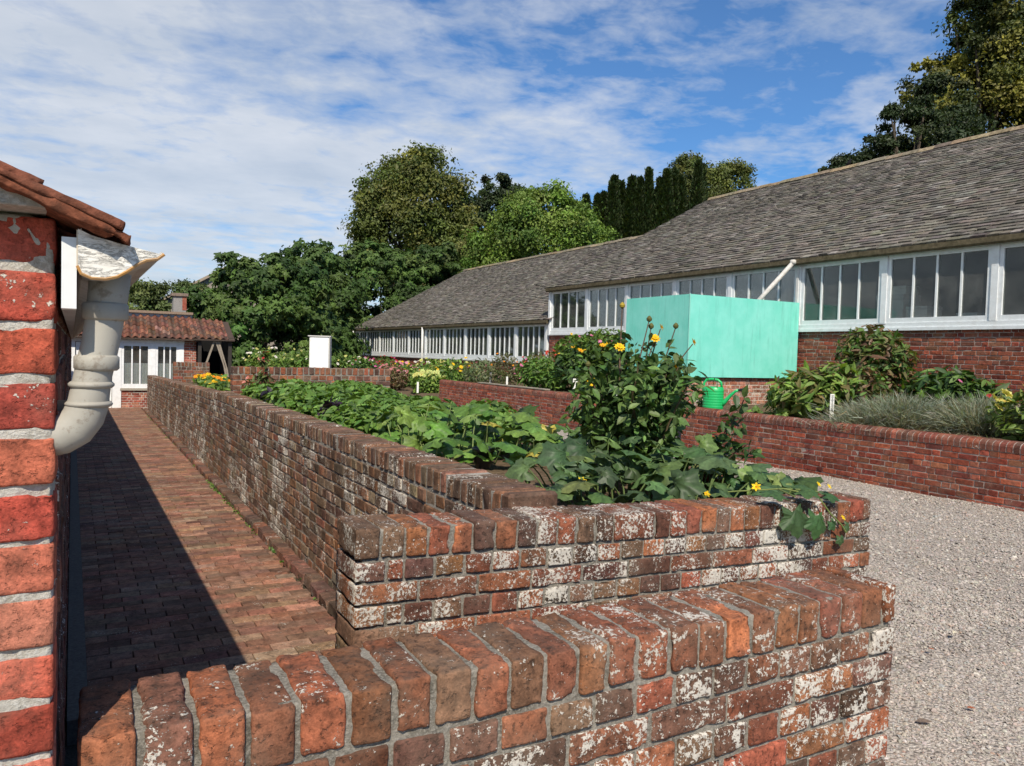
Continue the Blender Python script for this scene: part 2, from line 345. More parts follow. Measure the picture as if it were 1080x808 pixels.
OLD = [(.25, .088, .047), (.21, .074, .042), (.29, .10, .05), (.14, .064, .043), (.15, .082, .054), (.21, .115, .072), (.31, .12, .056), (.10, .055, .04)]
REDS = [(.23, .055, .03), (.27, .068, .036), (.19, .044, .027), (.25, .085, .048), (.16, .045, .03)]
def wall(name, label, cat, P0, U, Vd, length, ztop, courses, thick, slope=0.0, cap='edge', hi=False, cols=OLD, wts=None, bond='english', lich=(0, .6),
         mt='brick_old', mo='mortar', capw=.083, inset=.006, cols_cap=None, parent=None, group=None, zslope_follow=True, spalls=0, rc=.012, curve=None, joint=.011):
    U = np.array([U[0], U[1], slope], float); V = np.array([Vd[0], Vd[1], 0.], float); W = np.array([0, 0, 1.])
    Rm = np.stack([U / np.linalg.norm(U), V, np.cross(U / np.linalg.norm(U), V)], 1)
    if Rm[2, 2] < 0: Rm[:, 2] *= -1
    flip = np.linalg.det(Rm) < 0
    if flip: Rm = np.stack([-U / np.linalg.norm(U), V, Rm[:, 2]], 1)
    P0 = np.array([P0[0], P0[1], 0.])
    loc = lambda u, v, w: P0 + u * U + v * V + w * W
    root = thing(name, (P0[0], P0[1], ztop - .115 - courses * .075), label, cat, group) if parent is None else parent
    hcap = .1025 if cap == 'edge' else (.125 if cap == 'round' else 0)
    cc, hh, kk = [], [], []
    z = ztop - hcap - (joint if hcap else 0)
    for c in range(courses):
        zc = z - .0325 - .075 * c
        u = 0.0; k = 0
        if bond == 'english': seq = [.1025] if c % 2 == 0 else [.215]
        elif bond == 'flemish': seq = [.215, .1025] if c % 2 == 0 else [.215, .1025]
        elif bond == 'mixed': seq = [.215, .215, .1025] if c % 3 else [.215, .1025, .1025]
        else: seq = [.215]
        first = True
        while u < length - .02:
            l = seq[k % len(seq)] * (1 + random.gauss(0, .025))
            if first and c % 2 and bond != 'english': l = {0: .1025, 1: .16}[c % 2] if bond != 'stretcher' else .1025
            elif first and bond == 'english' and c % 2 == 0: l = .1025
            elif k == 1 and bond == 'english' and c % 2 == 0: l = .052   # closer
            first = False
            if u + l > length - .05: l = length - u
            cc.append(loc(u + l / 2, thick / 2 + random.gauss(0, .0015), zc + random.gauss(0, .0012))); hh.append((l / 2, thick / 2, .0325 * (1 + random.gauss(0, .02)))); kk.append(0)
            u += l + joint; k += 1
    capc, caph = [], []
    if cap == 'edge':
        u = 0.0; i = 0
        while u < length - .03:
            l = (capw - joint) * (1 + random.gauss(0, .05))
            if hi and i in (12,) and spalls == 2: l = .195
            if u + l > length - .035: l = length - u
            capc.append(loc(u + l / 2, thick / 2 + random.gauss(0, .002), ztop - .1025 / 2 + random.gauss(0, .0025))); caph.append((l / 2, thick / 2 + .001, .1025 / 2))
            u += l + joint; i += 1
    n = len(cc)
    crust = lambda q: np.clip(lich[0] + (lich[1] - lich[0]) * np.clip(.5 + 1.15 * fbm(np.array(q), 2.6, 3, 4) + RNG.normal(0, .14, len(q)), 0, 1), 0, 1)
    a = crust(cc) if n else np.zeros(0); col = pal(cols, n, .18, a, wts)
    ac = crust(capc) * .8 if capc else np.zeros(1); colc = pal(cols_cap or cols, max(len(capc), 1), .16, ac, wts if cols_cap is None else None)
    mb = MB(); mc = MB()
    def cv(mbx):
        if curve: mbx.V = [curve(v) for v in mbx.V]
    if hi:
        for i in range(n): brick_hi(mb, cc[i], hh[i], Rm, col[i], (12, 5, 8) if hh[i][0] < .08 else (20, 5, 8), .0042, .0022, seed=i % 50)
        for i in range(len(capc)):
            sp = .16 if i in ((16,) if spalls == 1 else (4,) if spalls == 2 else ()) else None
            if sp: colc[i][:3] = (.30, .11, .06)
            brick_hi(mc, capc[i], caph[i], Rm, colc[i], (8 if caph[i][0] < .06 else 16, 20, 10), rc, .0028, sp, seed=60 + i % 40)
    else:
        if n: bricks_lo(mb, np.array(cc), np.array(hh), Rm, col)
        if capc: bricks_lo(mc, np.array(capc), np.array(caph), Rm, colc, .010)
    if n: cv(mb); mb.build('brickwork', M[mt], root, hi)
    if capc: cv(mc); mc.build('coping', M[mt], root, hi)
    if cap == 'round':     # bullnose bricks on edge
        mr = MB(); u = 0.0; prof = [(-.006, .0)] + [(thick / 2 - (thick / 2 + .006) * math.cos(t), .06 + .065 * math.sin(t)) for t in np.linspace(0, PI, 9)] + [(thick + .006, .0)]
        while u < length - .02:
            l = min(.067, length - u); cz = pal(cols_cap or cols, 1, .12, random.uniform(0, .3))[0]; dz = random.gauss(0, .002)
            mr.prism([(p[0], p[1]) for p in prof], lambda v, w: loc(u + .003, v, ztop - hcap + w + dz), lambda v, w: loc(u + l - .003, v, ztop - hcap + w + dz), cz)
            u += .075
        mr.build('coping', M[mt], root)
    mm = MB(); zb = ztop - hcap - courses * .075 - .02; zt = ztop - .006 if cap == 'edge' else ztop - hcap
    if hi:
        h = np.array([length / 2 - inset, thick / 2 - inset, (zt - zb) / 2]); brick_hi(mm, loc(length / 2, thick / 2, (zt + zb) / 2), h, Rm, (1, 1, 1, 0), (90, 10, 50), .004, .0022, seed=77)
    else:
        mm.add([loc(u, v, w) for u in (inset, length - inset) for v in (inset, thick - inset) for w in (zb, zt)], [(0, 1, 3, 2), (4, 6, 7, 5), (0, 4, 5, 1), (2, 3, 7, 6), (0, 2, 6, 4), (1, 5, 7, 3)])
        if cap == 'round':
            pr = [(-.002, 0)] + [(thick / 2 - thick / 2 * math.cos(t), .059 + .061 * math.sin(t)) for t in np.linspace(0, PI, 9)] + [(thick + .002, 0)]
            mm.prism(pr, lambda v, w: loc(.003, v, ztop - hcap + w), lambda v, w: loc(length - .003, v, ztop - hcap + w))
    cv(mm); mm.build('mortar', M[mo], root, hi)
    return root

# ------------------------------------------------------------------ setting: ground, gravel, path, soil
def sheet(name, x0, x1, y0, y1, zf, m, step=.5, amp=0, sc=1.0):
    nx = max(2, int((x1 - x0) / step) + 1); ny = max(2, int((y1 - y0) / step) + 1)
    gx, gy = np.meshgrid(np.linspace(x0, x1, nx), np.linspace(y0, y1, ny), indexing='ij')
    P = np.stack([gx.ravel(), gy.ravel(), np.zeros(nx * ny)], 1); P[:, 2] = zf(P[:, 0], P[:, 1])
    if amp: P[:, 2] += fbm(P, sc, 4, 3) * amp
    i, j = np.meshgrid(np.arange(nx - 1), np.arange(ny - 1), indexing='ij'); a = (i * ny + j).ravel()
    L = np.stack([a, a + ny, a + ny + 1, a + 1], 1).ravel()
    mb = MB(); mb.add(P, (L, np.full(len(a), 4)), (.12, .085, .055, 0)); return tag(mb.build(name, m, None, True), kind='structure')
zpath = lambda y: -.015 * np.maximum(y, 0)
sheet('ground', -1500, 1500, -600, 2400, lambda x, y: -.46 + 0 * x, M['ground'], 300)
sheet('gravel_yard', -3, 9.25, -6, 2.45, lambda x, y: 0 * x, M['gravel'], .12, .03, 1.2)
sheet('gravel_yard', 3.0, 9.25, 2.45, 26, lambda x, y: -.004 + 0 * x, M['gravel'], .2, .03, 1.2)
sheet('path', -.6, 1.5, 2.4, 26.6, lambda x, y: zpath(y) - .03, M['mortar_path'], .3)
SO = M['soil']
sheet('soil', 1.6, 3.5, 2.5, 11.0, lambda x, y: .885 - .006 * (y - 2.5), SO, .06, .07, 3)
sheet('soil', 1.6, 3.75, 11.1, 19.8, lambda x, y: .80 - .012 * (y - 11), SO, .08, .07, 3)
sheet('soil', 9.15, 12.75, -2, 20.9, lambda x, y: .70 + .02 * (x - 9.2), SO, .08, .07, 2.5)
sheet('soil', 3.6, 12.75, 20.8, 41, lambda x, y: .18 + 0 * x, SO, .25, .15, 1.5)

# brick pavers, long side across the path
mb = MB(); cen = []; hf = []
y = 2.0; r = 0
while y < 26:
    xl = .045 - .019 * (y - 1.22); x = xl - (0 if r % 2 else .11)
    while x < 1.31:
        x0 = max(x, xl); x1 = min(x + .2185, 1.325)
        if x1 - x0 > .03: cen.append(((x0 + x1) / 2, y + .051 + random.gauss(0, .0015), zpath(y) - .03 + random.gauss(0, .0012))); hf.append(((x1 - x0) / 2, .0508 + random.gauss(0, .0008), .033))
        x += .2235
    y += .1055; r += 1
n = len(cen)
col = pal([(.23, .105, .066), (.255, .12, .075), (.195, .092, .06), (.28, .145, .09), (.17, .09, .062), (.26, .165, .108)], n, .15, RNG.uniform(0, .35, n))
bricks_lo(mb, np.array(cen), np.array(hf), np.eye(3), col, .0035, .001)
tag(mb.build('brick_paving', M['paver']), kind='structure')

# loose stones of the gravel
def stones():
    T = np.array([(1, 0, 0), (-1, 0, 0), (0, 1, 0), (0, -1, 0), (0, 0, 1), (.5, .5, .6), (-.6, .4, .5), (.4, -.6, .55), (-.5, -.5, .6)], float)
    F = [(0, 2, 5), (2, 1, 6), (1, 3, 8), (3, 0, 7), (5, 2, 6), (6, 1, 8), (8, 3, 7), (7, 0, 5), (5, 6, 4), (6, 8, 4), (8, 7, 4), (7, 5, 4)]
    mb = MB()
    for x0, x1, y0, y1, nn, s0 in ((1.9, 5.4, 1.0, 4.6, 95000, .0060), (3.4, 9.05, 2.2, 9.5, 75000, .0083), (4.2, 9.05, 0, 2.2, 14000, .011)):
        P = np.stack([RNG.uniform(x0, x1, nn), RNG.uniform(y0, y1, nn), np.zeros(nn)], 1)
        P[:, 2] = fbm(P, 1.2, 4, 3) * .03 - .003 + RNG.uniform(0, .004, nn)
        if x0 < 3: P = P[(P[:, 1] > 2.65) & (P[:, 0] > 3.4) | (P[:, 0] > 1.98) & (P[:, 1] < 2.38)]
        k = len(P); q = RNG.normal(0, 1, (k, 3)); q[:, 2] *= .35; ax = nrm(q); nm = np.tile([0, 0, 1.], (k, 1)) + RNG.normal(0, .35, (k, 3))
        s = s0 * RNG.lognormal(0, .38, k); sc = np.stack([s * RNG.uniform(.6, 1, k), s, s * RNG.uniform(.45, .85, k)], 1)
        mb.inst(T, F, frames(ax, nm, sc), P, pal([(.385, .34, .295), (.34, .30, .262), (.43, .38, .33), (.29, .256, .222), (.38, .315, .27), (.48, .435, .385), (.31, .295, .275), (.36, .25, .195)], k, .08, 0, [5, 5, 4, 2.5, 2, 1.3, 3, .5]))
    tag(mb.build('gravel_stones', M['stone']), 'loose grey and pinkish gravel covering the yard', None, None, 'stuff')
stones()

# ------------------------------------------------------------------ walls
OLD2 = OLD
wall('brick_wall', 'low weathered red brick wall nearest the camera, cracked bricks on edge along its top', 'wall', (-.015, 1.3), (1, 0), (0, 1), 1.955, .99, 13, .215, hi=True,
     lich=(.22, .98), spalls=1, capw=.083, rc=.0075, joint=.0105, inset=.009, cols=OLD, cols_cap=[(.25, .09, .045), (.20, .078, .044), (.29, .11, .052), (.14, .07, .045), (.24, .088, .047), (.20, .105, .062), (.16, .078, .047)])
wall('brick_wall', 'short lichen spotted brick wall closing the near end of the vegetable bed', 'wall', (.76, 2.4), (1, 0), (0, 1), 2.60, 1.01, 14, .225, slope=-.03, hi=True,
     lich=(.3, 1.0), spalls=2, capw=.086, joint=.0105, rc=.0065, inset=.009)
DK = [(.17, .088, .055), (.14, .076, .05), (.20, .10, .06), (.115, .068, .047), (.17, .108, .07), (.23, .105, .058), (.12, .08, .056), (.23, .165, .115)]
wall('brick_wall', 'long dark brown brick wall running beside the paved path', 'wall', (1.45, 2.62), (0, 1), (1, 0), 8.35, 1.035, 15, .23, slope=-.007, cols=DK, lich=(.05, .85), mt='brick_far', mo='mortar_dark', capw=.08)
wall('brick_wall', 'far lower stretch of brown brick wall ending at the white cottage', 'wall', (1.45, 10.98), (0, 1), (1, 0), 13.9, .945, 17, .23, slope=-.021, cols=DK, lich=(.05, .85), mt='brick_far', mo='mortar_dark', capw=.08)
wall('brick_wall', 'brick cross wall standing behind the low green crop with a weed before it', 'wall', (1.70, 11.0), (1, 0), (0, 1), 2.27, 1.31, 9, .22, cols=OLD, lich=(0, .5), mt='brick_far', mo='mortar', capw=.08)
wall('brick_wall', 'small brick cross wall in front of the cottage window and timber porch', 'wall', (1.70, 19.6), (1, 0), (0, 1), .80, 1.17, 9, .22, cols=OLD, lich=(0, .4), mt='brick_far', mo='mortar', capw=.08)
wall('brick_wall', 'brick edge wall of the vegetable bed along the gravel, mostly under leaves', 'wall', (3.13, 2.64), (0, 1), (1, 0), 8.34, .925, 12, .22, slope=-.004, cols=OLD, lich=(.1, .7), mt='brick_far', mo='mortar', capw=.08)
RD = dict(cols=REDS, mt='brick_red', mo='mortar_red', bond='mixed', cap='round', cols_cap=[(.155, .05, .035), (.18, .058, .038), (.13, .047, .034), (.22, .07, .042)], lich=(0, .22), joint=.008)
wall('garden_wall', 'smooth red brick garden wall with rounded coping below the watering can', 'wall', (9.07, -2.0), (0, 1), (1, 0), 12.25, .765, 9, .22, **RD)
wall('garden_wall', 'red brick garden wall with rounded coping and a plank lying on it', 'wall', (9.07, 12.9), (0, 1), (1, 0), 8.0, .765, 9, .22, **RD)
# brick edging along the long wall's foot
mb = MB(); cen = []; hf = []; y = 2.66
while y < 24.8:
    l = .215 * random.uniform(.8, 1.05); cen.append((1.39 + random.gauss(0, .004), y + l / 2, zpath(y) + .012 + random.gauss(0, .004))); hf.append((.055, l / 2, .04)); y += l + .012
n = len(cen); bricks_lo(mb, np.array(cen), np.array(hf), np.eye(3), pal([(.17, .075, .05), (.13, .07, .05), (.22, .10, .06), (.11, .07, .05)], n, .18, RNG.uniform(0, .5, n)), .009, .003)
tag(mb.build('brick_edging', M['brick_far']), 'row of worn bricks edging the path at the foot of the long wall', 'edging')
# step between the two red garden walls
CG = (.16, .15, .13, 0); mb = MB(); mb.box(9.12, 9.398, 10.27, 12.88, -.1, .2, CG); mb.box(9.4, 9.698, 10.27, 12.88, -.1, .4, CG); mb.box(9.7, 10, 10.27, 12.88, -.1, .6, CG)
tag(mb.build('garden_steps', M['concrete']), 'concrete steps in the gap of the red garden wall, behind the dahlia', 'steps')

# ------------------------------------------------------------------ outbuilding at the left edge
hb = thing('brick_outbuilding', (-.6, 1.22, 0), 'red brick outbuilding corner at the left edge with clay roof and white gutter', 'outbuilding')
ud = np.array([-.019, 1.0])
wp = wall('gable', '', '', (-1.30, 1.22), (1, 0), (0, 1), 1.257, 1.766, 24, .1, parent=hb, hi=True, cols=[(.34, .068, .042), (.38, .085, .05), (.31, .055, .036), (.37, .11, .07), (.39, .10, .06), (.38, .15, .105)], bond='stretcher', cap='none',
          lich=(0, .36), mt='brick_house', mo='mortar_house', inset=.003, joint=.012)
for o in hb.children: o.name = {'brickwork': 'gable_brickwork', 'mortar': 'gable_mortar'}.get(o.name.split('.')[0], o.name)
mb = MB(); mb.add([(-1.3, 1.24, 1.76), (-.05, 1.24, 1.76), (-1.3, 1.24, 2.29), (-1.3, 1.30, 1.76), (-.05, 1.30, 1.76), (-1.3, 1.30, 2.29)], [(0, 1, 2), (3, 5, 4), (0, 2, 5, 3), (1, 4, 5, 2), (0, 3, 4, 1)])
mb.build('gable_head', M['mortar_house'], hb)
# verge fillet of pale mortar
mb = MB(); brick_hi(mb, np.array([0, 0, 0]), (.5, .05, .5), np.eye(3), (.36, .33, .27, 0), (30, 4, 8), .004, .0)
v = mb.V[0]; x = -.60 + v[:, 0] * 1.1; t = (v[:, 2] + .5); zb = 1.771; zt = np.maximum(1.772 + (-.045 - x) * .44 + .0, zb + .001)
v[:, 0] = x; v[:, 1] = 1.215 + v[:, 1]; v[:, 2] = zb + (zt - zb) * t; v[:, 1] -= fbm(v, 40, 3) * .004
mb.build('verge_mortar', M['mortar_house'], hb)
# side wall along the path
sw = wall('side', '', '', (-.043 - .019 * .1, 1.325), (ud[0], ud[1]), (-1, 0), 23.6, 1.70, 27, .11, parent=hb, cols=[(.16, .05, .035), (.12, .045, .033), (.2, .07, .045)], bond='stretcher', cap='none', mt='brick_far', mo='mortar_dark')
for o in list(hb.children)[-2:]: o.name = 'side_' + o.name.split('.')[0]
# clay tile roof: verge tiles in detail, the rest chamfered
sl = .44; th = math.atan(sl); Rt = np.array([[math.cos(th), 0, math.sin(th)], [0, 1, 0], [-math.sin(th), 0, math.cos(th)]])
mb = MB(); ml = MB(); cen = []; hf = []
for j in range(143):
    yy = 1.215 + .1655 * j
    for i in range(13):
        s = .1325 + .105 * i      # distance up the slope from the eave to the tile's middle
        ex = .036 - .019 * (yy - 1.22)
        X = ex - s * math.cos(th); Z = 1.738 + s * math.sin(th) + .013
        off = (.0825 if i % 2 else 0) if j > 1 else 0
        if j < 2: brick_hi(mb, np.array([X + random.gauss(0, .003), yy + random.gauss(0, .004), Z + random.gauss(0, .0025)]), (.1325, .08, .0075), Rt @ np.array([[math.cos(.045), 0, -math.sin(.045)], [0, 1, 0], [math.sin(.045), 0, math.cos(.045)]]), (*pal([(.27, .082, .04), (.22, .07, .038), (.18, .066, .04), (.33, .105, .048)], 1, .15)[0][:3], .2), (18, 8, 3), .004, .0028, seed=i + 20 * j)
        else: cen.append((X, yy + off, Z)); hf.append((.1325, .08, .0075))
n = len(cen); bricks_lo(ml, np.array(cen), np.array(hf), Rt, pal([(.30, .10, .05), (.24, .085, .05), (.2, .08, .05)], n, .15), .003, .002)
for i in range(7):
    s = .09 + .20 * i; brick_hi(mb, np.array([.030 - s * math.cos(th) + .008, 1.225, 1.739 + s * math.sin(th) - .0015 + random.gauss(0, .0015)]), (.098, .085, .0085), Rt, (*pal([(.20, .068, .038), (.25, .085, .045)], 1, .15)[0][:3], .2), (20, 6, 4), .004, .004, seed=90 + i)
a = mb.build('roof_verge', M['clay'], hb, True); b = ml.build('roof', M['clay'], hb)
mb = MB(); mb.add([(-1.31, 1.14, 2.325), (-1.31, 25, 2.325), (-2.6, 1.14, 1.75), (-2.6, 25, 1.75), (-1.31, 1.14, 2.29), (-1.31, 25, 2.29), (-2.6, 1.14, 1.715), (-2.6, 25, 1.715)], [(0, 2, 3, 1), (4, 5, 7, 6), (0, 4, 6, 2), (2, 6, 7, 3), (0, 1, 5, 4), (1, 3, 7, 5)], (.25, .09, .05, 0)); mb.build('rear_roof', M['clay'], hb)
mb = MB(); mb.box(-2.5, -1.3, 1.22, 1.32, -.1, 1.74, (.3, .07, .045, .1)); mb.box(-2.5, -2.4, 1.32, 24.9, -.3, 1.74, (.3, .07, .045, .1)); mb.box(-2.4, -.6, 24.8, 24.9, -.5, 1.74, (.3, .07, .045, .1)); mb.build('rear_wall', M['brick_house'], hb)
def along(poly, name, m, y0, y1, col=(.72, .73, .72, 0), smooth=False, par=hb, cap=True):
    k = MB(); k.prism(poly, lambda a, b: (a - .019 * (y0 - 1.22), y0, b), lambda a, b: (a - .019 * (y1 - 1.22), y1, b), col); return k.build(name, m, par, smooth)
along([(-.036, 1.643), (-.0185, 1.643), (-.0185, 1.737), (-.036, 1.737)], 'fascia', M['paint'], 1.172, 24.9)
prof = [(-.0165, 1.747), (-.0165, 1.700), (-.012, 1.690), (0, 1.685), (.016, 1.685), (.030, 1.689), (.042, 1.697), (.054, 1.707), (.066, 1.714), (.080, 1.717), (.088, 1.724)]
inner = [(x - .0035 if i > 4 else x + .0035, z + .004) for i, (x, z) in enumerate(prof)]
k = MB(); ring = prof + inner[::-1]; nr = len(ring)
V = [(a - .019 * (yy - 1.22), yy, b) for yy in (1.178, 24.5) for a, b in ring]; F = [(i, (i + 1) % nr, nr + (i + 1) % nr, nr + i) for i in range(nr)]
F += [(i, nr - 1 - i, nr - 2 - i, i + 1) for i in range(len(prof) - 1)]
k.add(V, F, (.52, .50, .46, 0)); gt = k.build('gutter', M['pipe'], hb)
k = MB(); capp = [(x * .985, z + .0015) for x, z in prof] + [(.083, 1.7235), (.04, 1.732), (.0, 1.741)]
k.prism(capp, lambda a, b: (a, 1.168, b), lambda a, b: (a, 1.180, b)); k.build('end_cap', M['crack'], gt)
k = MB(); k.tube([(x, 1.170, z) for x, z in prof[1:]], .0028, 6, (.50, .25, .06, 0)); k.tube([(x, 1.170, z) for x, z in prof[:3]], .0016, 6, (.55, .48, .38, 0)); k.build('rusty_rim', M['pipe'], gt)
k = MB(); pp = np.array([(.024, 1.245, 1.700), (.020, 1.245, 1.66), (.012, 1.245, 1.60), (.003, 1.245, 1.555), (-.001, 1.245, 1.528), (-.003, 1.245, 1.512), (-.009, 1.246, 1.493), (-.020, 1.248, 1.477), (-.036, 1.25, 1.467), (-.055, 1.253, 1.463)])
k.tube(pp, [.027, .026, .0245, .0245, .0255, .0265, .0275, .028, .028, .028], 28, (.38, .36, .31, 0)); dp = k.build('downpipe', M['pipe'], hb, True)
for z0, z1, xc, r in ((1.655, 1.632, .0175, .030), (1.580, 1.560, .007, .0292), (1.542, 1.535, .0005, .0295), (1.514, 1.508, -.0025, .0305)):
    k = MB(); k.lathe([(r - .003, z1 - .001), (r, z1 + .002), (r, z0 - .002), (r - .003, z0 + .001)], (xc, 1.245, 0), 28, (.36, .34, .29, 0)); k.build('collar', M['pipe'], dp, True)
k = MB(); k.box(-.042, -.022, 1.262, 1.268, 1.50, 1.515, (.2, .18, .15, 0)); k.build('bracket', M['pipe'], dp)
k = MB(); V = [(x - .019 * (yy - 1.22), yy, zz) for yy in (3.6, 24.8) for x, zz in ((-.035, -.3), (.045, -.3), (.045, zpath(yy) + .075), (-.035, zpath(yy) + .075))]
k.add(V, [(0, 1, 2, 3), (4, 7, 6, 5), (0, 4, 5, 1), (1, 5, 6, 2), (2, 6, 7, 3), (3, 7, 4, 0)], (.13, .12, .10, 0)); tag(k.build('kerb', M['concrete']), kind='structure')

# ------------------------------------------------------------------ glazed sheds on the right
XF = 12.7; XR = 19.3
def shed(y0, y1, zs, ze, zr, zfl, edges, npane, label, winlab):
    sh = thing('glazed_shed', (XF, (y0 + y1) / 2, 0), label, 'shed')
    wall('w', '', '', (XF, y0), (0, 1), (1, 0), y1 - y0, zs + .02, int((zs + .02 - .1) / .075), .215, parent=sh, cols=REDS, mt='brick_red', mo='mortar_red', bond='mixed', cap='none', lich=(0, .2))
    W = (.74, .77, .78, 0)
    m = MB(); m.box(XF - .055, XF + .12, y0 - .01, y1, zs, zs + .055, W); m.box(XF - .035, XF + .12, y0, y1, zs + .056, zs + .135, W); m.build('sill', M['paint'], sh)
    zb = zs + .137; zt = ze - .17
    m = MB(); m.box(XF - .03, XF + .12, y0, y1, zt + .002, ze + .02, W); m.box(XF - .042, XF - .0305, y0, y1, ze - .05, ze + .02, W); m.build('head_board', M['paint'], sh)
    for e in edges:
        m = MB(); m.box(XF - .038, XF + .1, e - .055, e + .055, zb, zt, W); m.build('post', M['paint'], sh)
    for a, b in zip(edges[:-1], edges[1:]):
        p0, p1 = min(a, b) + .058, max(a, b) - .058; st = .065; mu = .034
        m = MB(); m.box(XF - .02, XF + .05, p0, p0 + st, zb, zt, W); m.box(XF - .02, XF + .05, p1 - st, p1, zb, zt, W)
        m.box(XF - .018, XF + .048, p0 + st, p1 - st, zb, zb + .09, W); m.box(XF - .018, XF + .048, p0 + st, p1 - st, zt - .065, zt, W)
        for i in range(1, npane):
            yc = p0 + st + (p1 - p0 - 2 * st) * i / npane; m.box(XF - .014, XF + .044, yc - mu / 2, yc + mu / 2, zb + .09, zt - .065, W)
        w = m.build('window', M['paint'], sh)
        m = MB(); m.box(XF + .012, XF + .016, p0 + st * .5, p1 - st * .5, zb + .05, zt - .03); m.build('pane', M['glass'], w)
    # interior
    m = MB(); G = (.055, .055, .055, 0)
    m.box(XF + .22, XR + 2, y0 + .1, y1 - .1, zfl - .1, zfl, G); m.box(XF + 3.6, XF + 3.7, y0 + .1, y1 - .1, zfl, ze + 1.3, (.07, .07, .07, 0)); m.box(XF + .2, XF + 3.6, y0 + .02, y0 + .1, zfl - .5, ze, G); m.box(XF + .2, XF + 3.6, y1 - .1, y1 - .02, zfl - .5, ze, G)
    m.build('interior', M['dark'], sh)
    # roof deck, gable infill, shingles
    dx = XR - XF + .10; dz = (zr - ze) * dx / (XR - XF); sln = math.hypot(dx, dz); cs, sn = dx / sln, dz / sln
    ex = XF - .10; ez = zr - dz + .02
    m = MB()
    V = [(ex + a * cs + c * sn, yy, ez + a * sn - c * cs) for yy in (y0 - .12, y1 + .05) for a, c in ((0, 0), (sln, 0), (sln, .07), (0, .07))]
    m.add(V, [(0, 1, 2, 3), (4, 7, 6, 5), (0, 4, 5, 1), (1, 5, 6, 2), (2, 6, 7, 3), (3, 7, 4, 0)], (.10, .09, .075, 0))
    V2 = [(2 * XR - x, yy, z) for (x, yy, z) in V]; m.add(V2, [(0, 3, 2, 1), (4, 5, 6, 7), (0, 1, 5, 4), (1, 2, 6, 5), (2, 3, 7, 6), (3, 0, 4, 7)], (.12, .11, .10, 0))
    rd = m.build('roof', M['wood'], sh)
    T = np.array([(x, yy, z) for x in (-.5, .5) for yy in (0, 1) for z in (0, 1)], float); T[:, 2] = np.where(T[:, 1] > .5, T[:, 2] * .12, T[:, 2])
    F = [(0, 1, 3, 2), (4, 6, 7, 5), (0, 4, 5, 1), (2, 3, 7, 6), (1, 5, 7, 3)]
    g = .165; rows = int(sln / g) + 1; P = []; SC = []
    for r in range(rows):
        yy = y0 - .15 + random.uniform(-.1, 0)
        while yy < y1 + .06:
            w = random.uniform(.13, .27)
            s = r * g - .03 + random.gauss(0, .009); P.append((s, yy + w / 2)); SC.append((w - .008, g * 1.5, .032 * random.uniform(.75, 1.4))); yy += w
    P = np.array(P); SC = np.array(SC); n = len(P); lift = RNG.uniform(0, .006, n)
    pos = np.stack([ex + P[:, 0] * cs - (.004 + lift) * sn, P[:, 1], ez + P[:, 0] * sn + (.004 + lift) * cs], 1)
    tilt = RNG.normal(.045, .012, n); ca, sa = np.cos(tilt), np.sin(tilt)
    Y = np.stack([cs * ca + sn * sa * 0 - 0, RNG.normal(0, .012, n), sn * ca - 0 * sa], 1); Z = np.stack([-sn + 0 * tilt, RNG.normal(0, .01, n), cs + 0 * tilt], 1)
    X = np.cross(Y, Z); Mx = np.stack([X * SC[:, :1], Y * SC[:, 1:2], Z * SC[:, 2:3]], 2)
    big = fbm(pos, .5, 3, 5)
    colr = pal([(.155, .14, .12), (.13, .117, .102), (.18, .164, .142), (.10, .09, .079), (.165, .146, .12), (.235, .217, .19), (.13, .12, .095)], n, .10, 0, [5, 5, 4, 3, 3, 1.2, 2]); colr[:, :3] *= (1 + .35 * big)[:, None]
    m = MB(); m.inst(T, F, Mx, pos, colr); m.build('shingles', M['shingle'], rd)
    m = MB(); yy = y0 - .14
    while yy < y1 + .05:
        l = min(random.uniform(.42, .5), y1 + .06 - yy); zz = zr + .06 + random.gauss(0, .006)
        m.prism([(-.17, -.07), (-.10, .02), (0, .06), (.10, .02), (.17, -.07)], lambda a, b: (XR + a, yy, zz + b), lambda a, b: (XR + a, yy + l - .012, zz + b), pal([(.24, .20, .14), (.20, .17, .13), (.28, .22, .14)], 1, .1)[0]); yy += l
    m.build('ridge', M['mossy'], rd)
    m = MB(); m.prism([(-.06, 0), (-.06, .085), (.05, .085), (.05, 0), (.0, -.03), (-.04, -.03)], lambda a, b: (ex + a - .005, y0 - .1, ez - .10 + b), lambda a, b: (ex + a - .005, y1 + .04, ez - .10 + b), (.115, .095, .06, 0)); m.box(ex + .052, XF - .043, y0 - .06, y1, ze - .02, ze - .005, (.06, .05, .04, 0)); m.build('gutter', M['mossy'], sh)
    m = MB()
    for yy in (y0 + .01, y1 - .08):
        m.add([(XF, a, b) for a, b in ((yy, ze - .1), (yy + .07, ze - .1))] + [(XR, yy, ze - .1), (XR, yy + .07, ze - .1), (XR, yy, zr - .1), (XR, yy + .07, zr - .1), (XF, yy, ze + .0), (XF, yy + .07, ze + .0)], [(0, 2, 4, 6), (1, 7, 5, 3), (0, 1, 3, 2), (2, 3, 5, 4), (4, 5, 7, 6), (6, 7, 1, 0)], (.16, .15, .14, 0))
        m.box(XF + .225, XR, yy, yy + .07, -.4, ze - .1, (.3, .1, .07, 0))
    m.box(XR + 6.2, XR + 6.4, y0, y1, -.4, ze, (.3, .1, .07, 0)); m.build('end_wall', M['wood'], sh)
    return sh
edN = [20.60, 18.56, 16.66, 14.72, 12.86, 10.93, 9.0, 7.05, 5.1, 3.2, 1.25]
s1 = shed(-.8, 20.65, 2.2, 3.72, 7.23, 2.0, edN, 4, 'nearer white glazed shed on red brick with a mossy shingle roof, behind the turquoise tank', '')
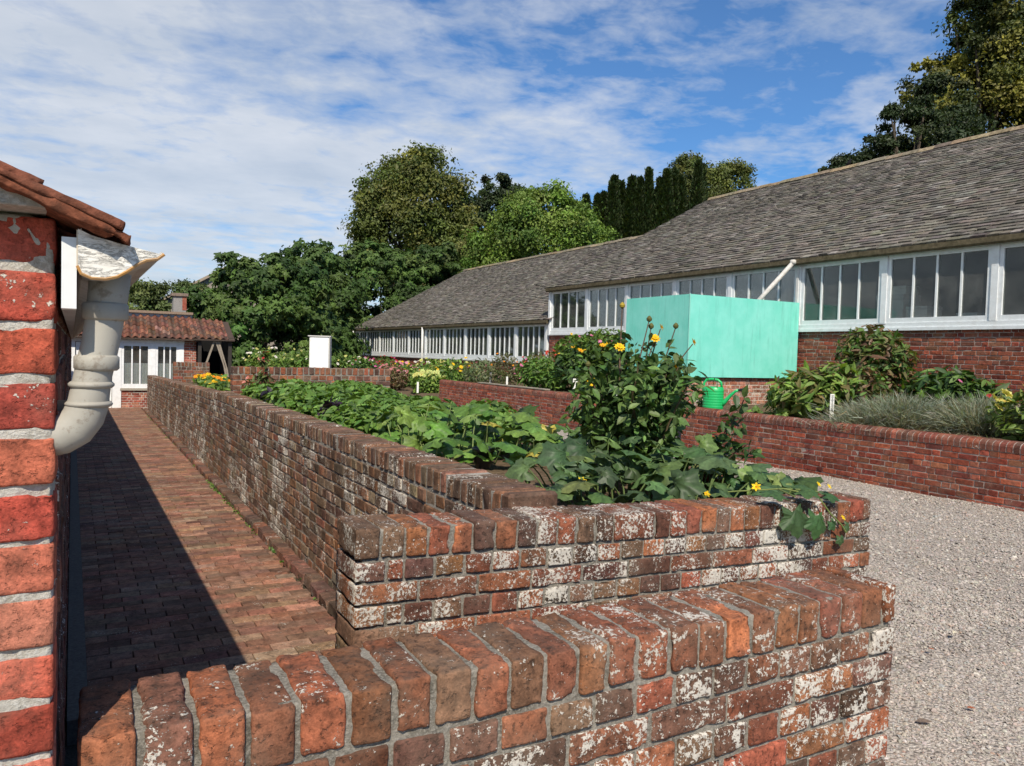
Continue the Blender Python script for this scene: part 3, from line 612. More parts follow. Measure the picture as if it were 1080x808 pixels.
s2 = shed(20.70, 41.0, 1.28, 2.73, 6.36, 1.0, list(np.linspace(40.9, 20.8, 11)), 5, 'farther and lower glazed shed with a long row of slim white windows', '')
m = MB(); m.box(XF - .06, XF + .1, 20.56, 20.66, 2.2, 3.72, (.74, .76, .77, 0)); m.build('corner_post', M['paint'], s1)
for yy in (30.9, 40.85): m = MB(); m.tube([(12.56, yy, .3), (12.56, yy, 2.62)], .05, 10, (.6, .6, .58, 0)); m.build('downpipe', M['paint'], s2, True)
m = MB(); p0 = np.array([12.50, 10.95, 3.60]); p1 = np.array([11.60, 11.25, 2.55])
m.tube([p0 + np.array([0, 0, .06]), p0, p0 * .93 + p1 * .07, p0 * .5 + p1 * .5, p1], .047, 14, (.62, .60, .56, 0)); m.lathe([(.06, -.03), (.06, .05)], tuple(p0), 14, (.6, .58, .54, 0)); m.build('rainwater_pipe', M['pipe'], s1, True)
m = MB(); m.box(12.64, 12.66, 10.92, 10.98, 2.4, 3.5, (.65, .65, .63, 0)); m.build('cover_strip', M['paint'], s1)
# things inside seen through the glass
bn = thing('workbench', (13.6, 9, 2.0), 'plain bench inside the nearer shed carrying white storage boxes', 'bench')
m = MB(); m.box(13.1, 14.2, 5.2, 10.6, 2.32, 2.37, (.35, .33, .3, 0)); m.build('bench_top', M['wood'], bn)
for yy in (5.4, 7.9, 10.4):
    for xx in (13.2, 14.1): m = MB(); m.box(xx - .03, xx + .03, yy - .03, yy + .03, 2.0, 2.32, (.3, .28, .25, 0)); m.build('leg', M['wood'], bn)
for x, y, w, d, z, h, lb in ((13.6, 9.35, .5, .55, 2.371, .55, 'tall white storage box on the bench behind the shed window'), (13.65, 9.3, .38, .4, 2.925, .16, 'small pale box on top of the tall white box in the shed'),
                       (13.5, 8.75, .45, .4, 2.371, .30, 'low white box beside the tall box on the shed bench'), (13.4, 7.75, .5, .35, 2.371, .14, 'flat white tray box at the right of the shed bench')):
    bx = thing('storage_box', (x, y, z), lb, 'box'); m = MB(); m.box(x - w / 2, x + w / 2, y - d / 2, y + d / 2, z, z + h * .8, (.75, .77, .78, 0)); m.build('box_body', M['plastic'], bx)
    m = MB(); m.box(x - w / 2 - .01, x + w / 2 + .01, y - d / 2 - .01, y + d / 2 + .01, z + h * .8 + .002, z + h, (.6, .62, .64, 0)); m.build('lid', M['plastic'], bx)
m = MB(); m.tube([(13.0, 6.42, 2.38), (13.0, 6.40, 2.6), (13.0, 6.50, 2.85), (13.0, 6.48, 3.0)], .035, 8, (.02, .02, .02, 0)); m.tube([(13.0, 6.48, 3.0), (13.0, 6.48, 3.22)], .05, 8, (.02, .02, .02, 0)); m.tube([(13.0, 6.48, 3.22), (13.0, 6.48, 3.28)], .02, 8, (.02, .02, .02, 0))
tag(m.build('lamp_stand', M['plastic']), 'black curved lamp stand behind the rightmost shed window', 'lamp stand')

# ------------------------------------------------------------------ turquoise tank on its brick plinth
tk = thing('water_tank', (11.2, 11.8, 1.25), 'large turquoise painted panel tank standing on a brick plinth against the shed', 'tank')
for nm, b in (('front_panel', (9.7, 12.62, 10.85, 10.89)), ('side_panel', (9.7, 9.74, 10.892, 12.75)), ('rear_panel', (9.742, 12.62, 12.71, 12.75)), ('shed_side_panel', (12.58, 12.62, 10.892, 12.708))):
    m = MB(); m.box(*b, 1.25, 2.79); m.build(nm, M['turq'], tk)
m = MB(); m.box(9.742, 12.578, 10.892, 12.708, 1.25, 2.45, (.02, .03, .03, 0)); m.build('water', M['lead'], tk)
m = MB(); m.box(9.69, 9.712, 10.838, 10.848, 1.25, 2.80, (.25, .62, .52, 0)); m.build('corner_strip', M['plastic'], tk)
wall('brick_plinth', 'patchy orange brick plinth under the turquoise tank', 'plinth', (9.78, 10.92), (1, 0), (0, 1), 2.84, 1.246, 9, 1.8, cap='none', cols=[(.34, .13, .08), (.28, .10, .065), (.40, .20, .13), (.38, .15, .09), (.26, .14, .10)], mt='brick_red', mo='mortar_house', bond='mixed', lich=(.1, .75))

# ------------------------------------------------------------------ leaves and plants
def leaf_ovate(w=.5, fold=.12, droop=.12, n=5):
    """folded pointed leaf of length 1 along +Y"""
    t = np.linspace(0, 1, n); hw = w * .5 * np.sin(PI * np.clip(t, 0, 1) ** .8) ** .9; V = []; F = []
    for i in range(n):
        z = -droop * t[i] ** 2
        V += [(-hw[i], t[i], z + fold * hw[i] * 2), (0, t[i], z), (hw[i], t[i], z + fold * hw[i] * 2)]
    for i in range(n - 1):
        a = 3 * i; F += [(a, a + 1, a + 4, a + 3), (a + 1, a + 2, a + 5, a + 4)]
    return np.array(V), F
def leaf_lobed(lobes=5, depth=.25, n=35, cup=.12, serr=.04, seed=0):
    """round lobed leaf (squash, fig): stalk at the origin, blade about length 1 along +Y"""
    V = [(0, .18, 0)]; F = []; rr = random.Random(seed)
    for ring, f in ((0, .5), (1, 1.0)):
        for k in range(n):
            a = -PI / 2 + 2 * PI * (k + .5) / n
            th = (a + PI / 2); lob = math.cos(lobes * (th - PI)) ; r = .5 * (1 - depth * .5 + depth * .5 * lob) * (1 - .55 * math.exp(-(min(th, 2 * PI - th) / .35) ** 2))
            r *= (1 + serr * (1 if k % 2 else -1)) if ring else 1
            x, y = f * r * math.cos(a) * 1.12, .45 + f * r * math.sin(a) - (1 - f) * .27 * 0
            y = .18 + (y - .18) if ring else .18 + (y - .18) * .9
            z = -cup * (f * 1.0) ** 2 + .045 * f * math.sin(th * lobes + seed) + rr.uniform(-.02, .02) * ring
            V.append((x, y, z))
    for k in range(n):
        q = (k + 1) % n; F.append((0, 1 + k, 1 + q)); F.append((1 + k, 1 + n + k, 1 + n + q, 1 + q))
    return np.array(V), F
def leaf_card(w=.55, fold=.18):
    return np.array([(0, 0, 0), (w / 2, .45, fold), (0, 1, -.1), (-w / 2, .45, fold), (0, .5, 0)], float), [(0, 1, 4), (1, 2, 4), (2, 3, 4), (3, 0, 4)]
def leaf_quad(w=.6):
    return np.array([(0, 0, 0), (w / 2, .5, .1), (0, 1, -.08), (-w / 2, .5, .1)], float), [(0, 1, 2, 3)]
def blade(w=.05):
    return np.array([(-w / 2, 0, 0), (w / 2, 0, 0), (-w / 2.4, .5, .05), (w / 2.4, .5, .05), (0, 1, .22)], float), [(0, 1, 3, 2), (2, 3, 4)]
OV = leaf_ovate(); CARD = leaf_card(); QUAD = leaf_quad(); BL = blade(); OVN = leaf_ovate(.3, .1, .2); SQ = [leaf_lobed(5, .30, 35, .14, .05, i) for i in range(4)]; FIG = leaf_lobed(5, .62, 20, .16, 0, 1)
def rdir(n, up=.3):
    d = nrm(RNG.normal(0, 1, (n, 3))); d[:, 2] += up; return nrm(d)
def shell(n, c, r, lo=.5):
    """points in the outer part of an ellipsoid; returns points and outward directions"""
    d = nrm(RNG.normal(0, 1, (n, 3))); k = RNG.uniform(lo ** 3, 1, n) ** (1 / 3)
    return np.asarray(c) + d * k[:, None] * np.asarray(r), d
def leaves(mb, T, P, out, size, cols, a=.0, up=.5, rnd=.6, jit=.18, sj=.25, w=None, droop=0.0):
    n = len(P); nm = nrm(out * .7 + np.array([0, 0, up]) + RNG.normal(0, rnd, (n, 3)))
    ax = nrm(np.cross(nm, RNG.normal(0, 1, (n, 3)))); ax = nrm(ax + out * .5 - np.array([0, 0, droop])); sz = size * np.clip(RNG.lognormal(0, sj, n), .4, 1.9)
    mb.inst(T[0], T[1], frames(ax, nm, sz), P - ax * (sz * .4)[:, None], pal(cols, n, jit, a, w)); return mb

def bush(name, label, cat, c, blobs, T, size, nl, cols, group=None, stems=8, m='leaf', up=.5, rnd=.6, flowers=None, base=None, w=None, lo=.35, clump=.0, droop=0):
    """a leafy plant: blobs are (dx, dy, dz, rx, ry, rz, share)"""
    c = np.asarray(c, float); root = thing(name, tuple(c), label, cat, group)
    mb = MB(); tot = sum(b[6] if len(b) > 6 else b[3] * b[4] + b[3] * b[5] for b in blobs); tips = []
    for b in blobs:
        k = int(nl * ((b[6] if len(b) > 6 else b[3] * b[4] + b[3] * b[5]) / tot)); bc = c + np.array(b[:3])
        P, d = shell(k, bc, b[3:6], lo)
        if clump:
            nc = max(6, int(k / 14)); CP, CD = shell(nc, bc, b[3:6], .55); i = RNG.integers(0, nc, k); P = CP[i] + RNG.normal(0, clump, (k, 3)); d = nrm(CD[i] * .6 + nrm(P - CP[i]))
        kk = P[:, 2] > c[2] + .005; P, d = P[kk], d[kk]
        leaves(mb, T, P, d, size, cols, 0, up, rnd, w=w, droop=droop); tips += list(P[:max(2, stems // len(blobs))])
    mb.build('foliage', M[m], root)
    if stems:
        ms = MB()
        for p in tips[:stems * 2]:
            b0 = c + np.array([RNG.normal(0, .05), RNG.normal(0, .05), -.02]); mid = (b0 + p) / 2 + RNG.normal(0, .03, 3); mid[2] += .05
            ms.tube([b0, mid, p], [.009, .006, .003], 5, (.10, .13, .05, 0) if m == 'leaf' else (.1, .08, .05, 0))
        ms.build('stems', M['stem'], root)
    if flowers:
        nf, fs, fc, zone = flowers; mf = MB(); few = nf <= 24
        for b in blobs:
            k = max(1, int(nf / len(blobs))); d = nrm(np.abs(RNG.normal(0, 1, (k, 3))) * np.sign(RNG.normal(0, 1, (k, 3))) * np.array([1, 1, 0]) + np.array([0, 0, zone])); P = c + np.array(b[:3]) + d * np.array(b[3:6]) * RNG.uniform(.95, 1.12, (k, 1))
            for p in P:
                if few: mf = MB()
                flower_head(mf, p, fs * random.uniform(.7, 1.25), fc[random.randrange(len(fc))], 7)
                if few: mf.build('flower', M['petal'], root)
        if not few: mf.build('blooms', M['petal'], root)['kind'] = 'stuff'
    return root
PET = (np.array([(-.12, .1, .02), (.12, .1, .02), (-.26, .6, .10), (.26, .6, .10), (0, 1, .02)], float), [(0, 1, 3, 2), (2, 3, 4)])
def flower_head(mb, p, r, col, npet=9, face=None, layers=1):
    f = nrm(np.asarray(face if face is not None else (RNG.normal(-.15, .5), RNG.normal(-.5, .5), .9), float))
    u = nrm(np.cross(f, [.3, .7, .2])); v = np.cross(f, u)
    for l in range(layers):
        a = np.arange(npet) * 2 * PI / npet + l * .35; ax = np.cos(a)[:, None] * u + np.sin(a)[:, None] * v + f * (.15 + .4 * l); nm = np.tile(f, (npet, 1)) - ax * .2
        mb.inst(PET[0], PET[1], frames(ax, nm, np.full(npet, r * (1 - .3 * l))), np.tile(p, (npet, 1)) + f * .004 * l, pal([col], npet, .1))
    a = np.arange(6) * PI / 3; rr = r * .22
    mb.add([p + f * r * .22] + [p + rr * (math.cos(t) * u + math.sin(t) * v) + f * .06 * r for t in a], [(0, 1 + i, 1 + (i + 1) % 6) for i in range(6)], (col[0] * .8, col[1] * .45, col[2] * .4, 0))

G_MID = [(.068, .135, .025), (.09, .17, .034), (.05, .10, .02), (.115, .19, .04)]
G_DARK = [(.028, .062, .016), (.04, .085, .022), (.02, .045, .012), (.055, .10, .028)]
G_LIME = [(.12, .21, .035), (.15, .24, .045), (.09, .17, .03), (.19, .26, .06)]
G_BRON = [(.12, .07, .035), (.09, .075, .03), (.15, .085, .05), (.07, .08, .025), (.18, .12, .06)]
G_GREY = [(.19, .225, .17), (.25, .28, .22), (.13, .165, .115), (.30, .32, .26)]
G_OLIV = [(.08, .085, .02), (.10, .10, .025), (.06, .07, .018), (.12, .115, .03)]
Y_ = (.80, .52, .02); OR = (.80, .28, .015); PK = (.62, .18, .34); RDF = (.42, .02, .03); WH = (.75, .72, .66); LM = (.55, .55, .18); MG = (.45, .06, .18)

# dahlia: the tall flowering plant in the middle
D = np.array([2.86, 3.62, .87]); dah = thing('dahlia', tuple(D), 'tall dark leaved dahlia with yellow flowers on bare stems rising above the bed', 'dahlia')
ms = MB(); mb = MB(); stems = []
for i in range(40):
    a = random.uniform(0, 2 * PI); r = random.uniform(.05, .43); h = random.uniform(.34, .74)
    b0 = D + np.array([random.gauss(0, .07), random.gauss(0, .07), -.05]); tip = D + np.array([math.cos(a) * r, math.sin(a) * r, h * (1.05 - r * .5)]); mid = (b0 * .45 + tip * .55) + np.array([0, 0, .05])
    pts = [b0, mid, tip]; stems.append(pts); ms.tube(pts, [.0085, .0065, .004], 6, (.10, .075, .04, 0))
LP, LD = [], []
for pts in stems:
    for t in np.linspace(.22, 1.04, 14):
        p = (1 - t) ** 2 * pts[0] + 2 * t * (1 - t) * pts[1] + t * t * pts[2]
        for q in range(6):
            a = random.uniform(0, 2 * PI); d = np.array([math.cos(a), math.sin(a), random.uniform(-.2, .35)]); LP.append(p + d * random.uniform(.03, .12)); LD.append(d)
LP = np.array(LP); LD = nrm(np.array(LD)); leaves(mb, OV, LP, LD, .070, [(.058, .108, .027), (.075, .14, .034), (.04, .076, .02), (.095, .165, .042), (.12, .19, .055)], up=.7, rnd=.45, droop=.25, sj=.16)
# side shoot leaning towards the gravel
sh0 = D + np.array([.22, -.18, .0])
for k, (dx, dy, h) in enumerate(((.42, -.25, .50), (.50, -.12, .34), (.30, -.40, .24), (.20, -.30, .33), (.58, -.20, .18))):
    tip = sh0 + np.array([dx * .75, dy * .6, h]); pts = [sh0, (sh0 + tip) / 2 + np.array([.05, 0, -.03]), tip]; ms.tube(pts, [.008, .006, .003], 6, (.09, .06, .035, 0))
    P = []; 
    for t in np.linspace(.3, 1.0, 9):
        p = (1 - t) ** 2 * pts[0] + 2 * t * (1 - t) * pts[1] + t * t * pts[2]; P += [p + RNG.normal(0, .03, 3) for _ in range(4)]
    leaves(mb, OV, np.array(P), rdir(len(P), .2), .072, [(.05, .10, .028), (.07, .125, .035), (.035, .07, .02)], up=.8, rnd=.4, droop=.2)
fl = [(-.42, .02, .80, 0), (-.30, .05, .72, 1), (-.23, -.05, .95, 2), (-.08, -.02, .93, 1), (.05, .02, .88, 1), (.12, .0, .96, 1), (.30, -.02, .86, 1), (-.02, .05, .76, 2), (.18, .03, .70, 0), (-.05, .05, 1.0, 0), (.20, .05, .98, 0), (-.16, -.04, .83, 0), (.10, -.04, .78, 0)]
heads = []
for i, (dx, dy, h, kind) in enumerate(((-.22, -.05, .70, 1), (-.02, -.02, .76, 1), (.05, .05, .83, 3), (-.185, 0, .955, 2), (.185, -.02, .745, 3), (-.04, .0, .88, 0), (.115, .02, .845, 0), (-.12, .05, .66, 0), (.07, -.05, .60, 3), (-.33, .05, .60, 0), (.0, .05, .84, 0))):
    top = D + np.array([dx * 1.05, dy - dx * .45, h + .07]) + np.array([.085, -.045, 0]); b0 = D + np.array([dx * .5, dy, .35]); md = (b0 + top) / 2 + np.array([-.03 if dx < 0 else .02, 0, .10 if kind == 3 else .03])
    ms.tube([b0, md, top], [.006, .0045, .003], 6, (.11, .07, .045, 0))
    P = np.array([b0 + (top - b0) * t + RNG.normal(0, .045, 3) for t in np.repeat(np.linspace(.0, .70, 9), 7)]); leaves(mb, OV, P, rdir(len(P), .3), .055, [(.045, .09, .025), (.07, .12, .035), (.03, .06, .018)], up=.7, rnd=.45, droop=.2)
    m = MB()
    if kind in (1, 3): flower_head(m, top + np.array([0, 0, .01]),   .037 if kind == 1 else .032, Y_ if i != 2 else (.75, .55, .06), 10, (-.3, -.8, .75) if kind == 1 else (.7, -.5, .35), 2); heads.append((m, 'flower', M['petal']))
    else: m.lathe([(.003, -.012), (.014, -.004), (.017, .008), (.010, .02), (.002, .026)], tuple(top), 10, (.10, .10, .03, 0) if kind == 0 else (.30, .22, .03, 0)); heads.append((m, 'bud', M['stem']))
mb.build('foliage', M['leaf'], dah); ms.build('stems', M['stem'], dah)
for m, nm, mm in heads: m.build(nm, mm, dah)

# squash at the near end of the bed, trailing over the wall
VEIN = []
for i in range(4):
    v = SQ[i][0]; a = np.arctan2(v[:, 0], v[:, 1] - .18); vv = .86 + .55 * np.clip(np.cos(a * 5) - .55, 0, 1) + .10 * np.sin(a * 17 + i); vv[0] = 1.7; VEIN.append(np.clip(vv, .6, 1.8))
def squash(name, label, cat, base, pts, sizes, cols, blooms=(), stalk=(.09, .13, .04, 0), tilt=.35, w=None):
    root = thing(name, base, label, cat); mb = MB(); ms = MB(); b = np.array(base)
    for i, (p, s) in enumerate(zip(pts, sizes)):
        p = np.asarray(p, float); T = SQ[i % 4]; nm = nrm(np.array([RNG.normal(-.1, tilt), RNG.normal(-.35, tilt), .8])); a = random.uniform(0, 2 * PI); ax = nrm(np.array([math.cos(a), math.sin(a) - .4, -.15]))
        if len(pts[i]) > 3: pass
        M3 = frames(ax[None], nm[None], np.array([s])); mb.inst(T[0], T[1], M3, (p - ax * s * .3)[None], pal(cols, 1, .18, 0, w)); mb.C[-1][:, :3] *= VEIN[i % 4][:, None]
        q = np.array([p[0] + RNG.normal(0, .05) + (b[0] - p[0]) * .15, p[1] + RNG.normal(0, .05) + (b[1] - p[1]) * .15, b[2]]); ms.tube([q, (q + p) / 2 + np.array([0, 0, .02]), p - np.array([0, 0, .006]) - ax * s * .1], [.005, .004, .003], 6, stalk)
    mb.build('leaves', M['leaf'], root, True); ms.build('stalks', M['stem'], root)
    for p in blooms: m = MB(); flower_head(m, np.array(p), .026, (.80, .55, .02), 6, (random.gauss(0, .3), -.6, .7)); m.build('flower', M['petal'], root)
    return root
P, Sz = [], []
for i in range(135):
    x = random.uniform(1.80, 3.22); y = random.uniform(2.66, 3.40); h = .91 + .17 * math.sin(PI * (x - 1.7) / 1.6) * random.random() + .07 * random.random() + max(0, y - 2.85) * .16
    if x < 2.0 and y < 2.8: continue
    P.append((x, y, h)); Sz.append(random.uniform(.10, .20))
squash('squash_plant', 'broad leaved trailing squash at the near end of the bed behind the lichen spotted wall', 'squash plant', (2.4, 2.95, .88), P, Sz,
       [(.065, .115, .04), (.085, .145, .05), (.048, .09, .032), (.105, .17, .05), (.07, .12, .05), (.15, .2, .06)], [(2.52, 2.66, .97), (2.76, 2.58, 1.0), (2.05, 3.0, 1.0)])
tr = thing('trailing_shoot', (2.95, 2.5, .95), 'trailing squash shoot with two drooping leaves and tiny yellow flowers over the wall face', 'squash shoot')
mb = MB(); ms = MB()
for (x, y, z, s, ax, nm) in ((2.77, 2.36, .965, .165, (.05, -.25, -1), (-.1, -1, .25)), (2.92, 2.345, .93, .15, (-.25, -.2, -1), (.1, -1, .3)), (3.02, 2.42, .985, .09, (.6, -.6, -.2), (0, -.4, 1)), (3.10, 2.48, .97, .09, (.8, -.1, -.1), (0, -.3, 1)),
                             (3.03, 2.37, .87, .065, (.3, -.2, -.8), (0, -1, .4)), (3.13, 2.37, .84, .055, (.6, -.1, -.5), (0, -1, .5)), (3.10, 2.365, .79, .06, (0, -.1, -1), (0, -1, .3)), (2.85, 2.42, 1.02, .12, (.2, -.6, -.1), (0, -.3, 1)), (2.95, 2.47, 1.02, .10, (-.5, -.5, 0), (0, -.2, 1)), (2.70, 2.45, 1.02, .13, (-.3, -.7, -.1), (0, -.4, 1)), (3.18, 2.52, .95, .06, (.8, .2, 0), (0, -.2, 1)), (3.05, 2.55, .98, .08, (.2, .6, 0), (0, -.3, 1))):
    i = random.randrange(4); T = SQ[i]; mb.inst(T[0], T[1], frames(nrm(np.array(ax, float))[None], nrm(np.array(nm, float))[None], np.array([s])), np.array([[x, y, z]]), pal([(.035, .085, .03), (.05, .10, .035)], 1, .12))
ms.tube([(2.7, 2.7, .96), (2.85, 2.5, 1.0), (2.93, 2.37, .985), (3.0, 2.352, .90), (3.08, 2.35, .84), (3.12, 2.355, .80)], .004, 6, (.16, .2, .06, 0)); ms.tube([(2.85, 2.5, 1.0), (3.0, 2.5, .985), (3.2, 2.52, .95)], .004, 6, (.14, .18, .06, 0)); ms.tube([(2.82, 2.5, 1.0), (2.78, 2.37, .99)], .004, 6, (.14, .18, .06, 0))
mb.build('leaves', M['leaf'], tr); ms.build('vine', M['stem'], tr)
for p in ((3.10, 2.36, .87), (3.02, 2.44, 1.02), (3.12, 2.46, 1.0)): m = MB(); flower_head(m, np.array(p), .017, (.85, .6, .02), 6, (.2, -.7, .6)); m.build('flower', M['petal'], tr)
P, Sz = [], []
for i in range(95):
    x = random.uniform(1.82, 2.75); y = random.uniform(4.1, 5.5); h = .94 + .34 * random.random() * (1 - abs(y - 4.9) / 1.5); P.append((x, y, h)); Sz.append(random.uniform(.13, .24))
squash('squash_plant', 'light green large leaved squash beside the black pot, one yellowing leaf on it', 'squash plant', (2.2, 4.8, .88), P, Sz, [(.10, .19, .035), (.13, .22, .045), (.075, .15, .03), (.16, .25, .06), (.30, .28, .05)], (), (.2, .26, .09, 0), .4, [5, 5, 4, 3, .35])
P, Sz = [], []
for i in range(42):
    x = random.uniform(2.45, 3.15); y = random.uniform(4.0, 5.0); P.append((x, y, .92 + .16 * random.random())); Sz.append(random.uniform(.12, .20))
sq3 = squash('squash_plant', 'duller squash with blotched yellow leaves between the black pot and the dahlia', 'squash plant', (2.8, 4.5, .88), P, Sz, [(.07, .13, .035), (.09, .16, .04), (.05, .10, .03), (.34, .30, .06)], (), (.2, .26, .09, 0), .4, [5, 4, 4, .5])
m = MB(); T = SQ[1]; m.inst(T[0], T[1], frames(np.array([[-.1, -.3, -1.]]), np.array([[-.1, -1., .2]]), np.array([.14])), np.array([[2.70, 4.35, 1.14]]), np.array([[.42, .36, .07, 0]])); m.build('yellow_leaf', M['leaf'], sq3)

# low green crop: individual plants in rows, with a few purple ones
k = 0; crop = []
for y in np.arange(5.75, 10.75, .42):
    for x in (1.92, 2.30, 2.68, 3.02):
        c = (x + random.gauss(0, .04), y + random.gauss(0, .06), .865)
        if k == 0:
            crop.append(bush('leafy_plant', 'leafy green crop plant in the rows between the long wall and the cross wall', 'crop plant', c, [(0, 0, .12, .25, .25, .15)], OV, .082, 430, [(.10, .185, .033), (.13, .22, .042), (.07, .14, .027), (.16, .25, .055)], 'leafy green crop plants in the bed', 5, up=.9, rnd=.5, lo=.3, droop=.1))
        else:
            r = crop[0].copy(); C.objects.link(r); r.location = c; r.rotation_euler = (0, 0, random.uniform(0, 6.3)); r.scale = [random.uniform(.85, 1.2)] * 3
            for ch in crop[0].children: q = ch.copy(); C.objects.link(q); q.parent = r
        k += 1
for i, (x, y, lb) in enumerate(((1.86, 6.5, 'dark purple leaved plant close to the long wall, nearest of the purple ones'), (2.45, 5.6, 'small purple leaved plant right of the crop rows near the squash'), (1.84, 8.9, 'purple plant far along the long wall among the green crop'))):
    bush('purple_plant', lb, 'purple plant', (x, y, .90), [(0, 0, .14, .15, .15, .10)], OV, .085, 150, [(.022, .014, .026), (.035, .018, .035), (.015, .012, .018)], None, 4, up=.6)
bush('weed', 'tall reddish weed growing before the brick cross wall', 'weed', (1.98, 10.55, .85), [(0, 0, .2, .22, .2, .2), (.05, 0, .45, .08, .08, .25)], OVN, .09, 420, [(.08, .11, .03), (.16, .07, .04), (.10, .13, .04), (.05, .08, .02)], None, 8, flowers=(10, .03, [RDF, (.6, .25, .2)], .8))
bush('weed', 'low green weed at the foot of the cross wall near its right end', 'weed', (3.2, 10.6, .85), [(0, 0, .08, .3, .15, .12)], OV, .07, 200, G_MID, None, 4)
bush('marigold', 'low marigolds with yellow and orange flowers in the farther bed before the porch', 'marigold', (1.98, 14.6, .78), [(0, 0, .12, .28, 1.2, .16), (.1, 1.6, .10, .3, .7, .14)], OV, .09, 900, G_LIME[:2] + G_MID, None, 0, flowers=(70, .045, [Y_, OR, Y_], .8))

# flower border behind the red wall
B = bush
B('dahlia', 'border dahlia with big yellow flowers left of the turquoise tank', 'dahlia', (10.15, 14.9, .7), [(0, 0, .55, .5, .5, .42), (-.1, .3, .75, .42, .45, .42), (.2, -.3, .9, .35, .35, .35)], OV, .15, 1500, G_DARK + G_MID, None, 10, flowers=(13, .10, [Y_, (.8, .42, .02)], .5))
B('dahlia', 'bushy dahlia with orange yellow flowers close beside the tank corner', 'dahlia', (10.3, 13.4, .7), [(0, 0, .5, .45, .45, .5), (-.05, .1, 1.0, .40, .4, .45)], OV, .14, 1300, G_MID + G_DARK, None, 10, flowers=(9, .095, [OR, Y_], .6))
B('pink_perennial', 'pink flowered perennial between the two border dahlias', 'perennial', (10.9, 14.6, .7), [(0, 0, .6, .45, .45, .55), (0, .2, 1.0, .40, .4, .35)], OVN, .13, 900, G_MID, None, 8, flowers=(42, .06, [PK, (.7, .3, .5)], .7))
B('yellow_perennial', 'low plant with small clear yellow flowers just behind the red wall near the dahlia', 'perennial', (9.75, 13.6, .7), [(0, 0, .18, .38, .5, .22)], OV, .09, 500, G_LIME[:1] + G_MID, None, 4, flowers=(16, .055, [Y_], .6))
B('phlox', 'dense mid green clump of narrow upright leaves behind the plank', 'phlox', (9.95, 16.7, .7), [(0, 0, .42, .5, .7, .45), (.1, -.9, .36, .45, .6, .40)], OVN, .16, 1700, [(.10, .19, .035), (.13, .22, .045), (.07, .14, .028)], None, 6, up=.9, flowers=(4, .05, [PK], .8))
B('grassy_perennial', 'thin brownish seed stemmed perennial behind the far end of the plank', 'perennial', (9.9, 18.4, .7), [(0, 0, .42, .42, .6, .5)], OVN, .10, 900, [(.11, .11, .05), (.14, .12, .06), (.08, .10, .04)], None, 14, flowers=(10, .04, [(.30, .12, .08), OR], .7))
B('grassy_perennial', 'grey green wispy perennial next to the rounded far end of the red wall', 'perennial', (9.95, 20.0, .65), [(0, 0, .36, .5, .7, .42)], OVN, .10, 900, [(.13, .16, .08), (.10, .14, .06), (.16, .17, .09)], None, 10)
B('red_perennial', 'plant with drooping deep red tassels below the corner of the nearer shed', 'amaranth', (11.5, 18.9, .7), [(0, 0, .5, .6, .9, .5)], OVN, .12, 1300, G_MID + G_BRON, None, 8, flowers=(30, .06, [RDF, (.5, .05, .03)], .5))
B('climbing_shrub', 'loose climbing shrub under the first windows of the nearer shed', 'shrub', (12.0, 17.0, .7), [(0, 0, .6, .5, 1.5, .6), (0, -.3, 1.15, .42, 1.2, .50), (0, 1.1, 1.0, .4, 1.0, .50)], OV, .12, 3200, G_MID + G_LIME[:2], None, 10, flowers=(10, .06, [Y_, PK], .7))
B('sedum', 'pale lime sedum mound left of the red wall end', 'sedum', (9.7, 23.2, .12), [(0, 0, .38, .55, .7, .42)], OV, .11, 1300, G_LIME, None, 5, up=1.0, flowers=(50, .09, [LM, (.5, .56, .2)], 1.2))
B('bronze_perennial', 'russet brown leaved perennial left of the lime sedum', 'perennial', (9.3, 25.6, .12), [(0, 0, .5, .6, .7, .48)], OVN, .13, 1100, [(.15, .09, .05), (.11, .10, .04), (.18, .12, .07)], None, 8, flowers=(24, .06, [(.5, .2, .2)], .9))
B('perennial', 'tall green perennial just right of the brick cross wall', 'perennial', (8.6, 26.5, .12), [(0, 0, .55, .5, .7, .6)], OV, .12, 1200, G_DARK + G_MID, None, 8, flowers=(14, .06, [PK, WH], .9))
cs_ = [('pink coneflowers in the far border', [PK, (.7, .3, .4)], G_MID), ('creamy pale flowers in the far border', [LM, WH], G_LIME), ('deep red flowers in the far border', [RDF, MG], G_MID), ('yellow green flower heads in the far border', [LM, Y_], G_LIME[:2] + G_MID)]
spots = [(11.5, 21.6), (10.8, 23.6), (11.9, 23.9), (11.0, 26.2), (11.9, 26.8), (10.6, 28.6), (11.5, 30.2), (10.2, 31.4), (11.6, 33), (9.4, 30.5), (8.9, 33.5), (10.6, 35.5), (11.7, 37), (7.2, 29.5), (7.9, 32.0), (6.2, 30.5), (9.6, 37.5), (6.9, 34.5), (5.6, 28.8)]
where = ['below the last far shed window', 'behind the lime sedum', 'under the sixth far window', 'beside the far shed post', 'left of the far shed downpipe', 'midway along the far shed', 'below the fourth far window', 'in front of the third far window', 'under the third far window', 'behind the russet perennial', 'behind the tall green perennial', 'below the second far window', 'under the first far window', 'above the cross wall middle', 'above the right of the cross wall', 'beneath the white cabinet', 'near the far shed corner', 'right of the white cabinet', 'left of the white cabinet']
